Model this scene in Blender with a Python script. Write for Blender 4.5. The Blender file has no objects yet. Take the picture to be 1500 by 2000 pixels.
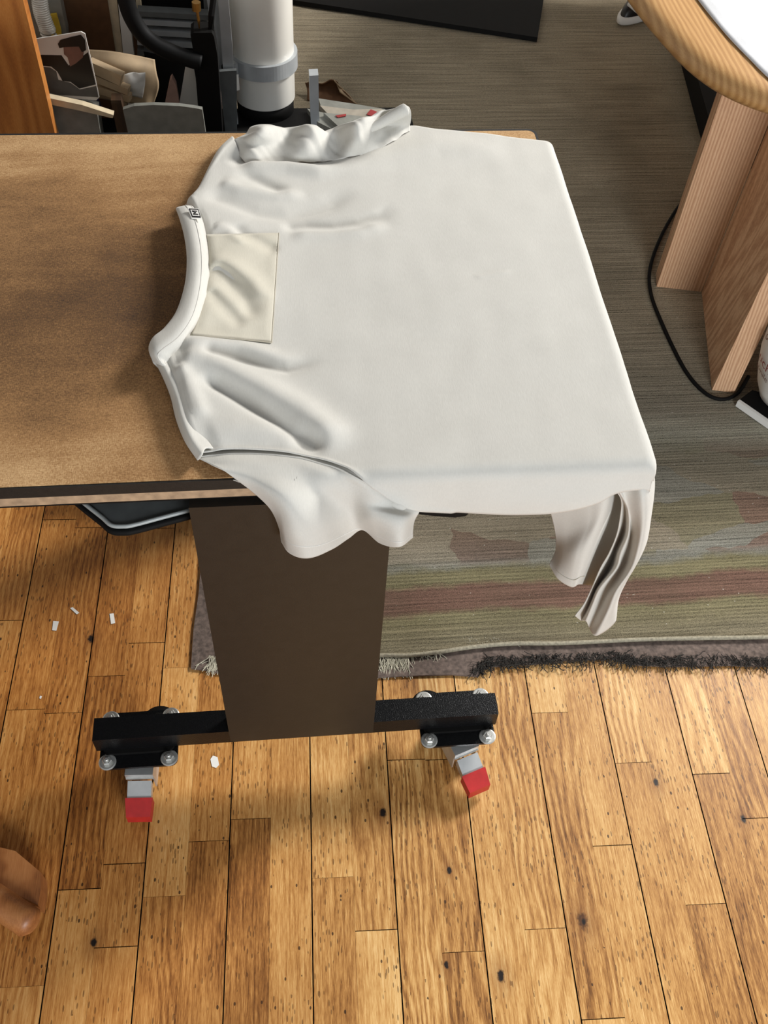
import bpy, bmesh, math, random
from mathutils import Vector, Matrix, noise
random.seed(7)
SC = bpy.context.scene
COL = SC.collection
# ---------------------------------------------------------------- camera
F = 1927.0
PITCH, ROLL, YAW = (math.radians(a) for a in (37.7, 4.39, -8.83))
CAMROT = Matrix.Rotation(YAW, 3, 'Z') @ Matrix.Rotation(PITCH, 3, 'X') @ Matrix.Rotation(ROLL, 3, 'Z')
CAMLOC = Vector((0, 0, 1.72))
cd = bpy.data.cameras.new('camera'); cam = bpy.data.objects.new('camera', cd); COL.objects.link(cam)
cd.sensor_fit = 'VERTICAL'; cd.sensor_height = 24; cd.lens = 24 * F / 2000; cd.clip_start = .02
cam.matrix_world = Matrix.Translation(CAMLOC) @ CAMROT.to_4x4()
SC.camera = cam
# ---------------------------------------------------------------- world, light, exposure
W = bpy.data.worlds.new('world'); SC.world = W; W.use_nodes = True
W.node_tree.nodes['Background'].inputs[0].default_value = (.93, .96, 1, 1)
W.node_tree.nodes['Background'].inputs[1].default_value = .24
def area(name, loc, target, size, power, col=(1, 1, 1), sy=None):
    l = bpy.data.lights.new(name, 'AREA'); l.energy = power; l.color = col; l.size = size
    if sy: l.shape = 'RECTANGLE'; l.size_y = sy
    o = bpy.data.objects.new(name, l); COL.objects.link(o); o.location = loc
    o.rotation_euler = (Vector(target) - Vector(loc)).to_track_quat('-Z', 'Y').to_euler()
    return o
area('window_light', (3.2, 3.1, 2.75), (0.1, 1.0, .6), .8, 230, (1, .98, .95), 1.1)
area('room_light', (1.0, -2.2, 1.35), (0.3, .8, .5), 1.0, 84, (.90, .95, 1), 1.0)
SC.view_settings.view_transform = 'Standard'; SC.view_settings.look = 'None'
SC.view_settings.exposure = 0.25; SC.view_settings.gamma = 1; SC.view_settings.use_curve_mapping = False
# ---------------------------------------------------------------- helpers
def at(x, y, z=None, Y=None, X=None):
    d = CAMROT @ Vector(((x - 750) / F, -(y - 1000) / F, -1))
    t = (z - CAMLOC.z) / d.z if z is not None else ((Y - CAMLOC.y) / d.y if Y is not None else (X - CAMLOC.x) / d.x)
    return CAMLOC + d * t
def lin(c):
    return tuple((v / 255 / 12.92 if v / 255 <= .04045 else ((v / 255 + .055) / 1.055) ** 2.4) for v in c) + (1,)
class NT:
    def __init__(s, name, rough=.6, metal=0, spec=None):
        s.m = bpy.data.materials.new(name); s.m.use_nodes = True; s.t = s.m.node_tree
        s.b = s.t.nodes['Principled BSDF']; s.b.inputs['Roughness'].default_value = rough
        s.b.inputs['Metallic'].default_value = metal
        if spec is not None: s.b.inputs['Specular IOR Level'].default_value = spec
    def n(s, typ, ins=None, **kw):
        nd = s.t.nodes.new(typ)
        for k, v in kw.items(): setattr(nd, k, v)
        for k, v in (ins or {}).items(): s.put(nd.inputs[k], v)
        return nd
    def put(s, sock, v):
        if isinstance(v, bpy.types.NodeSocket): s.t.links.new(v, sock)
        elif isinstance(v, bpy.types.Node): s.t.links.new(v.outputs[0], sock)
        else: sock.default_value = v
    def math(s, op, a, b=0.0, c=None, clamp=False):
        nd = s.n('ShaderNodeMath', {0: a, 1: b}, operation=op, use_clamp=clamp)
        if c is not None: s.put(nd.inputs[2], c)
        return nd.outputs[0]
    def coord(s, kind='Object'): return s.n('ShaderNodeTexCoord').outputs[kind]
    def mapping(s, vec, scale=(1, 1, 1), loc=(0, 0, 0), rot=(0, 0, 0)):
        return s.n('ShaderNodeMapping', {'Vector': vec, 'Scale': scale, 'Location': loc, 'Rotation': rot}).outputs[0]
    def noise(s, vec, scale=5, detail=4, rough=.5, dist=0, out='Fac'):
        return s.n('ShaderNodeTexNoise', {'Vector': vec, 'Scale': scale, 'Detail': detail, 'Roughness': rough, 'Distortion': dist}).outputs[out]
    def ramp(s, fac, stops, interp='LINEAR'):
        nd = s.n('ShaderNodeValToRGB', {0: fac}); cr = nd.color_ramp; cr.interpolation = interp
        while len(cr.elements) < len(stops): cr.elements.new(.5)
        for e, (p, c) in zip(cr.elements, stops):
            e.position = p; e.color = c if len(c) == 4 else lin(c)
        return nd.outputs[0]
    def mix(s, fac, a, b, mode='MIX'):
        nd = s.n('ShaderNodeMix', data_type='RGBA', blend_type=mode)
        s.put(nd.inputs[0], fac); s.put(nd.inputs[6], a); s.put(nd.inputs[7], b)
        return nd.outputs[2]
    def bump(s, h, strength=.3, dist=.001):
        nd = s.n('ShaderNodeBump', {'Height': h, 'Strength': strength, 'Distance': dist})
        s.put(s.b.inputs['Normal'], nd.outputs[0])
    def col(s, c): s.put(s.b.inputs['Base Color'], c); return s
def flat_mat(name, rgb, rough=.5, metal=0, var=.15, scale=40, bump=0):
    m = NT(name, rough, metal); c = lin(rgb)
    nz = m.noise(m.coord(), scale, 5)
    d = tuple(v * (1 - var) for v in c[:3]) + (1,); e = tuple(min(1, v * (1 + var)) for v in c[:3]) + (1,)
    m.col(m.ramp(nz, [(.3, d), (.7, e)]))
    if bump: m.bump(m.noise(m.coord(), 600, 2), bump, .0006)
    return m.m
def link(name, me, mat=None, parent=None, smooth=False, loc=None):
    o = bpy.data.objects.new(name, me); COL.objects.link(o)
    if mat:
        for mm in (mat if isinstance(mat, (list, tuple)) else [mat]): me.materials.append(mm)
    if parent:
        o.parent = parent
        if loc is None: o.matrix_parent_inverse = Matrix.Translation(-parent.location)
    if loc is not None: o.location = loc
    if smooth: me.polygons.foreach_set('use_smooth', [True] * len(me.polygons))
    return o
def bobj(name, bm, mat=None, parent=None, smooth=False, bevel=0, seg=2):
    if bevel:
        es = [e for e in bm.edges if len(e.link_faces) == 2 and e.calc_face_angle(0) > .5]
        bmesh.ops.bevel(bm, geom=es, offset=bevel, segments=seg, profile=.5, affect='EDGES', clamp_overlap=True)
    bmesh.ops.recalc_face_normals(bm, faces=bm.faces)
    me = bpy.data.meshes.new(name); bm.to_mesh(me); bm.free()
    return link(name, me, mat, parent, smooth)
def thing(name, label, cat, loc=(0, 0, 0), group=None):
    o = bpy.data.objects.new(name, None); COL.objects.link(o); o.location = loc; o.empty_display_size = .05
    return tag(o, label, cat, group)
def tag(o, label, cat, group=None, kind=None):
    o['label'] = label; o['category'] = cat
    if group: o['group'] = group
    if kind: o['kind'] = kind
    return o
def box(bm, lo, hi, rot=0, piv=None):
    vs = [bm.verts.new((x, y, z)) for z in (lo[2], hi[2]) for y in (lo[1], hi[1]) for x in (lo[0], hi[0])]
    for f in ((0, 2, 3, 1), (4, 5, 7, 6), (0, 1, 5, 4), (2, 6, 7, 3), (0, 4, 6, 2), (1, 3, 7, 5)): bm.faces.new([vs[i] for i in f])
    if rot:
        c = Vector(piv) if piv else (Vector(lo) + Vector(hi)) / 2
        bmesh.ops.rotate(bm, cent=c, matrix=Matrix.Rotation(rot, 3, 'Z'), verts=vs)
    return vs
def boxo(name, lo, hi, mat, parent=None, bevel=.001, rot=0, piv=None, seg=2):
    bm = bmesh.new(); box(bm, lo, hi, rot, piv); return bobj(name, bm, mat, parent, bevel=bevel, seg=seg)
def prism(bm, pts, vec):
    """pts: 3-D loop, extruded by vec"""
    v = Vector(vec); a = [bm.verts.new(p) for p in pts]; b = [bm.verts.new(Vector(p) + v) for p in pts]
    bm.faces.new(a); bm.faces.new(b[::-1]); n = len(a)
    for i in range(n): bm.faces.new((a[i], b[i], b[(i + 1) % n], a[(i + 1) % n]))
def prismo(name, pts, vec, mat, parent=None, bevel=0, smooth=False):
    bm = bmesh.new(); prism(bm, pts, vec); return bobj(name, bm, mat, parent, bevel=bevel, smooth=smooth)
def cr(p, n):
    """Catmull-Rom through the points, n samples in all"""
    p = [Vector(q) for q in p]; q = [p[0] * 2 - p[1]] + p + [p[-1] * 2 - p[-2]]; out = []; m = len(p) - 1
    for i in range(n):
        t = m * i / (n - 1); k = min(int(t), m - 1); t -= k
        a, b, c, d = q[k:k + 4]
        out.append(.5 * ((2 * b) + (c - a) * t + (2 * a - 5 * b + 4 * c - d) * t * t + (3 * b - a - 3 * c + d) * t ** 3))
    return out
def tube(bm, pts, r, sides=10, n=None, rf=None):
    pts = cr(pts, n) if n else [Vector(p) for p in pts]; rings = []; up = Vector((0, 0, 1))
    for i, p in enumerate(pts):
        t = (pts[min(i + 1, len(pts) - 1)] - pts[max(i - 1, 0)]).normalized()
        a = t.cross(up)
        if a.length < 1e-3: a = t.cross(Vector((0, 1, 0)))
        a.normalize(); b = t.cross(a); rr = r * (rf(i / (len(pts) - 1)) if rf else 1)
        rings.append([bm.verts.new(p + (a * math.cos(k * 2 * math.pi / sides) + b * math.sin(k * 2 * math.pi / sides)) * rr) for k in range(sides)])
    for u, v in zip(rings, rings[1:]):
        for k in range(sides): bm.faces.new((u[k], u[(k + 1) % sides], v[(k + 1) % sides], v[k]))
    bm.faces.new(rings[0][::-1]); bm.faces.new(rings[-1])
def lathe(bm, prof, c, sides=48, sx=1, sy=1):
    rings = [[bm.verts.new((c[0] + sx * r * math.cos(k * 2 * math.pi / sides), c[1] + sy * r * math.sin(k * 2 * math.pi / sides), c[2] + z)) for k in range(sides)] for r, z in prof]
    for u, v in zip(rings, rings[1:]):
        for k in range(sides): bm.faces.new((u[k], u[(k + 1) % sides], v[(k + 1) % sides], v[k]))
    bm.faces.new(rings[0][::-1]); bm.faces.new(rings[-1])
def grid(bm, rows, close=False):
    vs = [[bm.verts.new(p) for p in r] for r in rows]
    for a, b in zip(vs, vs[1:]):
        for k in range(len(a) - 1): bm.faces.new((a[k], a[k + 1], b[k + 1], b[k]))
    return vs
def net(rows, nu, nv):
    """smooth surface through a net of control points"""
    a = [cr(r, nu) for r in rows]; cols = [cr([r[i] for r in a], nv) for i in range(nu)]
    return [[cols[i][j] for i in range(nu)] for j in range(nv)]
def smooth01(a, b, x):
    t = max(0, min(1, (x - a) / (b - a))); return t * t * (3 - 2 * t)
def text_mesh(s, size, name='lettering'):
    cu = bpy.data.curves.new(name, 'FONT'); cu.body = s; cu.size = size; cu.extrude = 0; cu.resolution_u = 4
    o = bpy.data.objects.new(name, cu); me = bpy.data.meshes.new_from_object(o)
    bpy.data.objects.remove(o); return me
# ---------------------------------------------------------------- materials
def mat_floor():
    m = NT('oak_parquet', .42); m.b.inputs['Specular IOR Level'].default_value = .35
    at_ = m.n('ShaderNodeAttribute', attribute_name='plank'); sp = m.n('ShaderNodeSeparateColor', {0: at_.outputs['Color']})
    tone, r1, r2 = sp.outputs[0], sp.outputs[1], sp.outputs[2]
    co = m.coord(); off = m.n('ShaderNodeCombineXYZ', {0: m.math('MULTIPLY', r1, 13.), 1: m.math('MULTIPLY', r2, 31.), 2: 0.0})
    v = m.n('ShaderNodeVectorMath', {0: co, 1: off.outputs[0]}, operation='ADD').outputs[0]
    wob = m.noise(m.mapping(v, (5, 1.3, 1)), 2.2, 2, .5)
    xs = m.n('ShaderNodeSeparateXYZ', {0: v})
    # growth rings: cathedral figure from a distorted distance field
    ring = m.math('SINE', m.math('ADD', m.math('MULTIPLY', xs.outputs[0], m.math('ADD', 300., m.math('MULTIPLY', r1, 330.))), m.math('MULTIPLY', wob, 46.)))
    ring = m.math('MULTIPLY_ADD', ring, .5, .5)
    fine = m.noise(m.mapping(v, (260, 7, 1)), 1, 4, .65)
    fib = m.noise(m.mapping(v, (700, 45, 1)), 1, 3, .7)
    blot = m.noise(m.mapping(v, (6, 2.2, 1)), 2, 4, .6)
    g = m.math('ADD', m.math('MULTIPLY', m.math('SUBTRACT', ring, .4), m.math('MULTIPLY_ADD', m.math('POWER', r2, 2.5), .22, .05)), m.math('ADD', m.math('MULTIPLY', fine, .72), m.math('MULTIPLY_ADD', fib, .86, -.20)))
    g = m.math('ADD', g, m.math('MULTIPLY', m.math('SUBTRACT', blot, .5), .62))
    g = m.math('ADD', g, m.math('MULTIPLY', m.math('SUBTRACT', tone, .5), .30))
    c = m.ramp(g, [(.22, (92, 56, 24)), (.42, (146, 98, 48)), (.60, (184, 134, 74)), (.80, (210, 166, 104)), (1, (226, 190, 134))])
    # darker, more orange light at left painted into the floor colour, with a wandering edge
    pn = m.noise(co, 3.0, 3, .5)
    w = m.math('ADD', m.n('ShaderNodeSeparateXYZ', {0: co}).outputs[0], m.math('MULTIPLY', m.math('SUBTRACT', pn, .5), .35))
    left_shade = m.n('ShaderNodeMapRange', {0: w, 1: -.42, 2: .12, 3: 1.0, 4: 0.0}).outputs[0]
    c = m.mix(m.math('MULTIPLY', left_shade, .85), c, (.88, .66, .44, 1), 'MULTIPLY')
    # dark pores and ticks
    vo = m.n('ShaderNodeTexVoronoi', {'Vector': m.mapping(v, (190, 46, 1)), 'Scale': 1.0, 'Randomness': 1.0})
    tick = m.math('LESS_THAN', vo.outputs['Distance'], .24)
    sel = m.math('GREATER_THAN', m.noise(v, 9, 2), .50)
    c = m.mix(m.math('MULTIPLY', m.math('MULTIPLY', tick, sel), .62), c, lin((70, 42, 18)))
    vo2 = m.n('ShaderNodeTexVoronoi', {'Vector': m.mapping(v, (46, 26, 1)), 'Scale': 1.0})
    spk = m.math('MULTIPLY', m.math('LESS_THAN', vo2.outputs['Distance'], .085), m.math('GREATER_THAN', m.noise(v, 5, 2), .5))
    c = m.mix(m.math('MULTIPLY', spk, .85), c, lin((38, 22, 12)))
    # knots at their places
    for (kx, ky, kr) in KNOTS:
        d = m.n('ShaderNodeVectorMath', {0: m.mapping(co, (1, .62, 1)), 1: (kx, ky * .62, 0)}, operation='DISTANCE').outputs['Value']
        d = m.math('ADD', d, m.math('MULTIPLY', m.math('SUBTRACT', m.noise(co, 160, 2), .5), kr * .9))
        k = m.n('ShaderNodeMapRange', {0: d, 1: kr * .55, 2: kr * 1.0, 3: 1.0, 4: 0.0}).outputs[0]
        halo = m.n('ShaderNodeMapRange', {0: d, 1: kr * .5, 2: kr * 4.2, 3: .5, 4: 0.0}).outputs[0]
        c = m.mix(halo, c, lin((120, 74, 34))); c = m.mix(k, c, lin((26, 15, 9)))
    m.col(c)
    m.put(m.b.inputs['Roughness'], m.math('MULTIPLY_ADD', fine, .3, .30))
    m.bump(m.math('ADD', fine, m.math('MULTIPLY', fib, .6)), .35, .0008)
    return m.m
def wood(name, c1, c2, c3, scale=(1, 1, 1), rough=.5, ring=60, bump=.2, wb=22.):
    m = NT(name, rough); v = m.mapping(m.coord(), scale)
    wob = m.noise(v, 1.6, 3, .5); x = m.n('ShaderNodeSeparateXYZ', {0: v}).outputs[0]
    rg = m.math('MULTIPLY_ADD', m.math('SINE', m.math('ADD', m.math('MULTIPLY', x, ring), m.math('MULTIPLY', wob, wb))), .5, .5)
    fi = m.noise(m.mapping(v, (90, 4, 90)), 1, 4, .65)
    g = m.math('ADD', m.math('MULTIPLY', rg, .35), m.math('MULTIPLY', fi, .75))
    m.col(m.ramp(g, [(.25, c1), (.55, c2), (.85, c3)])); m.bump(fi, bump, .0006); return m.m
def mat_board_cloth():
    m = NT('tan_canvas_cover', .9); co = m.coord()
    st = m.noise(m.mapping(co, (1.3, 7, 1)), 2.0, 5, .6, .4); bl = m.noise(co, 6, 5, .62)
    wv = m.noise(m.mapping(co, (180, 900, 1)), 1, 2, .6); wv2 = m.noise(m.mapping(co, (900, 260, 1)), 1, 2, .6)
    y = m.n('ShaderNodeSeparateXYZ', {0: co}).outputs[1]
    # worn darker middle of the cover: scorched and handled zone, paler towards both long edges
    mid = m.n('ShaderNodeMapRange', {0: m.math('ABSOLUTE', m.math('SUBTRACT', m.math('ADD', y, m.math('MULTIPLY', st, .1)), 1.12)), 1: .04, 2: .34, 3: 0.0, 4: 1.0}).outputs[0]
    g = m.math('ADD', m.math('MULTIPLY', st, .45), m.math('ADD', m.math('MULTIPLY', bl, .42), m.math('MULTIPLY', mid, .34)))
    g = m.math('ADD', g, m.math('MULTIPLY', m.math('SUBTRACT', m.math('ADD', wv, wv2), 1.0), .45))
    m.col(m.ramp(g, [(.24, (58, 37, 17)), (.46, (104, 72, 38)), (.68, (152, 112, 68)), (.95, (200, 163, 116))]))
    m.bump(m.math('ADD', wv, wv2), .5, .0006); return m.m
def mat_rug():
    m = NT('woven_rug', .95, spec=.1); co = m.coord(); s = m.n('ShaderNodeSeparateXYZ', {0: co}); X, Y = s.outputs[0], s.outputs[1]
    yy = m.math('ADD', Y, m.math('ADD', m.math('MULTIPLY', m.math('SUBTRACT', m.noise(m.mapping(co, (1, .4, 1)), 3, 3), .5), .05), m.math('MULTIPLY', m.math('SUBTRACT', m.noise(co, 40, 3), .5), .026)))
    f = m.n('ShaderNodeMapRange', {0: yy, 1: .93, 2: 1.93, 3: 0.0, 4: 1.0}).outputs[0]
    TAU, GRE, RED, BLU, OLI = (136, 125, 106), (118, 111, 84), (109, 84, 72), (128, 126, 116), (116, 108, 88)
    base = m.ramp(f, [(0, (140, 130, 108)), (.035, OLI), (.075, (116, 108, 84)), (.10, GRE), (.115, RED), (.165, RED), (.18, GRE), (.205, GRE), (.225, BLU), (.30, TAU), (.5, (122, 115, 98)), (.56, (150, 145, 128)), (.64, (130, 122, 106)), (1, (156, 144, 122))])
    # blocky flower patches of red, green and grey-blue between the border and the plain field
    bx = m.n('ShaderNodeTexVoronoi', {'Vector': m.mapping(m.n('ShaderNodeVectorMath', {0: co, 1: m.n('ShaderNodeVectorMath', {0: m.n('ShaderNodeTexNoise', {'Vector': co, 'Scale': 14.0, 'Detail': 2.0}).outputs['Color'], 1: (.09, .045, 0)}, operation='MULTIPLY')}, operation='ADD').outputs[0], (4.6, 11, 1)), 'Scale': 1.0, 'Randomness': 1.0})
    cell = m.n('ShaderNodeSeparateColor', {0: bx.outputs['Color']}).outputs[0]
    pc = m.ramp(cell, [(0, RED), (.30, (118, 82, 70)), (.301, GRE), (.52, GRE), (.521, TAU), (.78, TAU), (.781, BLU), (1, BLU)], 'LINEAR')
    zone = m.math('MULTIPLY', m.n('ShaderNodeMapRange', {0: Y, 1: 1.15, 2: 1.17, 3: 0.0, 4: 1.0}).outputs[0], m.n('ShaderNodeMapRange', {0: Y, 1: 1.34, 2: 1.5, 3: 1.0, 4: 0.0}).outputs[0])
    c = m.mix(m.math('MULTIPLY', zone, .62), base, pc)
    dots = m.math('GREATER_THAN', m.noise(m.mapping(co, (1, 1, 1)), 55, 1), .66)
    rows = m.math('MULTIPLY_ADD', m.math('SINE', m.math('MULTIPLY', Y, 760.)), .5, .5)
    thr = m.noise(m.mapping(co, (110, 520, 1)), 1, 3, .75); lon = m.noise(m.mapping(co, (3, 130, 1)), 1, 4, .7)
    fl = m.noise(m.mapping(co, (420, 420, 1)), 1, 2, .7)
    k = m.math('ADD', m.math('MULTIPLY', thr, .55), m.math('ADD', m.math('MULTIPLY', lon, .7), m.math('MULTIPLY', fl, .8)))
    k = m.math('ADD', k, m.math('MULTIPLY', rows, .10))
    shade = m.ramp(k, [(.6, (104, 104, 104)), (1.0, (188, 188, 188)), (1.0, (240, 240, 240))])
    kr = m.n('ShaderNodeMapRange', {0: k, 1: .80, 2: 1.32, 3: .22, 4: 1.72}).outputs[0]
    g3 = m.n('ShaderNodeCombineColor', {0: kr, 1: kr, 2: kr}).outputs[0]
    c = m.mix(1.0, c, g3, 'MULTIPLY')
    dirt = m.noise(co, 2.6, 5, .6)
    c = m.mix(m.n('ShaderNodeMapRange', {0: dirt, 1: .45, 2: .75, 3: 0.0, 4: .45}).outputs[0], c, lin((84, 76, 60)))
    lintm = m.math('MULTIPLY', m.math('LESS_THAN', m.n('ShaderNodeTexVoronoi', {'Vector': co, 'Scale': 38.0}).outputs['Distance'], .05), .6)
    c = m.mix(lintm, c, lin((206, 200, 188)))
    m.col(c); m.bump(k, .8, .002); return m.m
def mat_shirt(name='white_jersey', rgb=(199, 196, 188)):
    m = NT(name, .85, spec=.2); co = m.coord()
    v1 = m.noise(m.mapping(co, (700, 120, 300)), 1, 3, .6); bl = m.noise(co, 22, 3)
    m.col(m.ramp(m.math('ADD', m.math('MULTIPLY', v1, .6), m.math('MULTIPLY', bl, .4)), [(.3, tuple(int(c * .955) for c in rgb)), (.7, rgb)]))
    m.bump(v1, .25, .0005)
    m.b.inputs['Sheen Weight'].default_value = .15
    return m.m
MB = {}
MB['black'] = flat_mat('black_powder_coat', (13, 13, 14), .30, 0, .3, 300, .9)
MB['black'].node_tree.nodes['Principled BSDF'].inputs['Specular IOR Level'].default_value = .3
MB['post'] = flat_mat('bronze_black_paint', (33, 29, 24), .42, 0, .1, 60, .2)
MB['mattblack'] = flat_mat('matt_black', (14, 13, 12), .7)
MB['chrome'] = flat_mat('zinc_plate', (205, 206, 204), .4, .75, .12, 30)
MB['bolt'] = flat_mat('bright_bolt_steel', (205, 205, 200), .4, .8, .12, 80)
MB['red'] = flat_mat('red_rubber', (168, 32, 30), .45, 0, .12, 60, .15)
MB['alu'] = flat_mat('grey_aluminium', (178, 182, 184), .38, .3, .1, 20)
MB['grey'] = flat_mat('grey_plastic', (92, 95, 94), .5)
MB['greyedge'] = flat_mat('grey_rim', (150, 154, 152), .4)
MB['rubber'] = flat_mat('dark_wheel', (18, 18, 18), .6)
for k in ('mattblack', 'rubber'): MB[k].node_tree.nodes['Principled BSDF'].inputs['Specular IOR Level'].default_value = .15
MB['trim'] = flat_mat('black_edge_trim', (20, 18, 15), .55, 0, .3, 200, .3)
MB['ply'] = flat_mat('plywood_edge', (160, 134, 106), .75, 0, .25, 90)
MB['white'] = flat_mat('white_enamel', (240, 237, 228), .3, 0, .05, 8)
MB['paper'] = flat_mat('white_paper', (226, 223, 216), .7, 0, .05, 20)
MB['card'] = flat_mat('brown_card', (98, 66, 38), .8, 0, .15, 60)
MB['kraft'] = flat_mat('kraft_paper', (176, 152, 120), .75, 0, .15, 25, .3)
MB['cream'] = flat_mat('cream_stick', (196, 180, 150), .6)
MB['cream2'] = flat_mat('aged_paper', (150, 142, 128), .7)
MB['brass'] = flat_mat('brass', (170, 130, 70), .35, .9)
MB['pink'] = flat_mat('pinkish_card', (150, 120, 108), .7)
MB['palegrey'] = flat_mat('pale_grey_board', (122, 122, 114), .6)
MB['darkwood'] = wood('dark_board', (44, 30, 20), (62, 44, 28), (78, 56, 36), (6, 1, 1))
MB['orange'] = wood('orange_pine', (150, 88, 36), (178, 110, 48), (196, 130, 64), (8, 8, 1.2), .45, 20)
MB['oakleg'] = wood('oak_leg', (178, 130, 96), (206, 162, 124), (228, 190, 152), (14, 14, .8), .5, 60, .3)
MB['oaktop'] = wood('oak_top', (150, 108, 62), (172, 130, 80), (190, 150, 98), (9, 3, 9), .4, 60, .15, 9.)
MB['chairwood'] = wood('chair_wood', (120, 70, 34), (156, 98, 52), (178, 120, 70), (6, 6, 6), .45, 12)
MB['yellow'] = flat_mat('yellow_label', (214, 176, 50), .5)
MB['bagplastic'] = flat_mat('grey_plastic_bag', (132, 128, 118), .4)
MB['coil'] = flat_mat('clear_coil', (200, 196, 186), .3)
MB['blue'] = flat_mat('dark_blue_card', (22, 26, 62), .5)
MB['skin'] = flat_mat('printed_skin_tone', (126, 92, 80), .5)
MB['ink'] = flat_mat('printed_dark_tone', (24, 19, 17), .4)
MB['inkgrey'] = flat_mat('printed_grey_tone', (92, 90, 86), .4)
MB['redink'] = flat_mat('red_print', (140, 40, 40), .5)
MB['brownink'] = flat_mat('brown_print', (110, 70, 56), .5)
MB['felt'] = flat_mat('brown_felt', (98, 84, 76), .95, 0, .45, 120, .6)
MB['darkfibre'] = flat_mat('dark_fibre', (42, 38, 33), .95)
MB['fibre'] = flat_mat('pale_fibre', (186, 180, 160), .9)
MB['edgeband'] = flat_mat('rug_edge_band', (150, 142, 122), .9, 0, .3, 200, .5)
MB['shirt'] = mat_shirt()
MB['pocket'] = mat_shirt('ivory_pocket', (200, 194, 178))
MB['cloth2'] = mat_shirt('white_sheet', (205, 206, 208))
MB['thread'] = flat_mat('stitching', (176, 168, 150), .8)
MB['wall'] = flat_mat('painted_wall', (200, 196, 188), .9)
# ---------------------------------------------------------------- floor
TH = math.radians(-2.035)
def st(x, y):
    p = at(x, y, z=0); c, s = math.cos(TH), math.sin(TH); return (p.x * c + p.y * s, -p.x * s + p.y * c)
KNOTS = []
for (x, y, r) in ((748, 1587, .007), (1138, 1798, .010), (978, 1906, .007), (1281, 1528, .006), (1140, 1800, .004), (877, 1700, .005), (183, 1841, .006), (178, 1247, .007), (1452, 1600, .006), (872, 1885, .005), (1152, 1282, .004)):
    s_, t_ = st(x, y); KNOTS.append((s_, t_, r))
S0, SW = -.012, .07075
JOINTS = [(1232, 1490), (1201, 1651), (1073, 1814), (1373, 1766), (1476, 1598), (649, 1714), (897, 1860), (1175, 1990), (787, 1484), (850, 1484), (1065, 1392), (1190, 1288), (241, 1687), (408, 1643), (488, 1599), (207, 1320), (325, 1305), (118, 1393), (315, 1032), (220, 1850)]
jd = {}
for (x, y) in JOINTS:
    s_, t_ = st(x, y); jd.setdefault(math.floor((s_ - S0) / SW), []).append(t_)
bm = bmesh.new(); lay = bm.loops.layers.float_color.new('plank'); rnd = random.Random(11)
for k in range(-40, 60):
    js = sorted(jd.get(k, [])); t = -1.2 - rnd.random() * .5; cuts = [t]
    seq = js + [99]
    for j in seq:
        while True:
            step = rnd.uniform(.42, .8)
            if cuts[-1] + step > 5.5: break
            if j < 99 and cuts[-1] + step > j - .25: break
            cuts.append(cuts[-1] + step)
        if j < 99: cuts.append(j)
    cuts.append(5.6)
    a = S0 + k * SW; b = a + SW
    ga = .0011 if k % 2 == 0 else .00012; gb = .0011 if k % 2 else .00012
    for c0, c1 in zip(cuts, cuts[1:]):
        g = .0007 if rnd.random() < .6 else .0002
        f = bm.faces.new([bm.verts.new(p) for p in ((a + ga, c0 + g, 0), (b - gb, c0 + g, 0), (b - gb, c1 - g, 0), (a + ga, c1 - g, 0))])
        colr = (min(1, max(0, rnd.gauss(.5, .24))), rnd.random(), rnd.random(), 1)
        for lp in f.loops: lp[lay] = colr
v = [bm.verts.new(p) for p in ((-3.2, -2, -.004), (4.6, -2, -.004), (4.6, 5.8, -.004), (-3.2, 5.8, -.004))]
f = bm.faces.new(v); f.material_index = 1
me = bpy.data.meshes.new('floor'); bm.to_mesh(me); bm.free()
fl = link('floor', me, [mat_floor(), MB['mattblack']]); fl.rotation_euler = (0, 0, TH); fl['kind'] = 'structure'
for nm, lo, hi in (('wall_back', (-2.2, 4.9, 0), (4.2, 5.0, 2.6)), ('wall_left', (-2.2, -1, 0), (-2.1, 4.9, 2.6))):
    boxo(nm, lo, hi, MB['wall'])['kind'] = 'structure'
# ---------------------------------------------------------------- rugs
def P(x, y, z): return at(x, y, z=z)
ux = [(-.215, 4.4, 0)] + [at(x, y, z=.004) for x, y in ((392, 1110), (388, 1160), (378, 1230), (373, 1306), (405, 1310), (440, 1318), (700, 1326), (783, 1321), (882, 1318), (933, 1322), (950, 1303), (1000, 1300), (1060, 1296), (1100, 1291), (1190, 1287), (1250, 1300), (1320, 1302), (1420, 1300), (1500, 1302))] + [(1.6, .93, 0), (3.2, .95, 0), (3.2, 4.4, 0)]
ux = [Vector((p[0], p[1], .0015)) for p in ux]
un = prismo('felt_underlay', ux, (0, 0, .004), MB['felt'])
tag(un, 'thin brown felt underlay mat poking out along the front of the patterned rug', 'mat')
# dark frayed border of the underlay: uncountable fibres
bm = bmesh.new(); rnd = random.Random(3)
edge = cr([at(x, y, z=.006) for x, y in ((930, 1306), (965, 1292), (1030, 1290), (1100, 1288), (1190, 1283), (1250, 1290), (1330, 1292), (1420, 1290), (1500, 1292), (1560, 1292))], 400)
for i in range(950):
    p = edge[rnd.randrange(400)] + Vector((rnd.uniform(-.006, .006), rnd.uniform(-.010, .014), rnd.uniform(0, .003)))
    a = rnd.uniform(-2.7, -.45); L = rnd.uniform(.006, .030); q = [p]
    for s in range(4):
        a += rnd.uniform(-.7, .7); q.append(q[-1] + Vector((math.cos(a) * L / 4, math.sin(a) * L / 4, rnd.uniform(-.001, .0012))))
    for w in q: w.z = max(w.z, .0012)
    tube(bm, q, rnd.choice((.00045, .0006, .0009)), 4)
o = bobj('frayed_border', bm, MB['darkfibre'], un); o['kind'] = 'stuff'; o['label'] = 'black curly frayed fibres'
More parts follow.
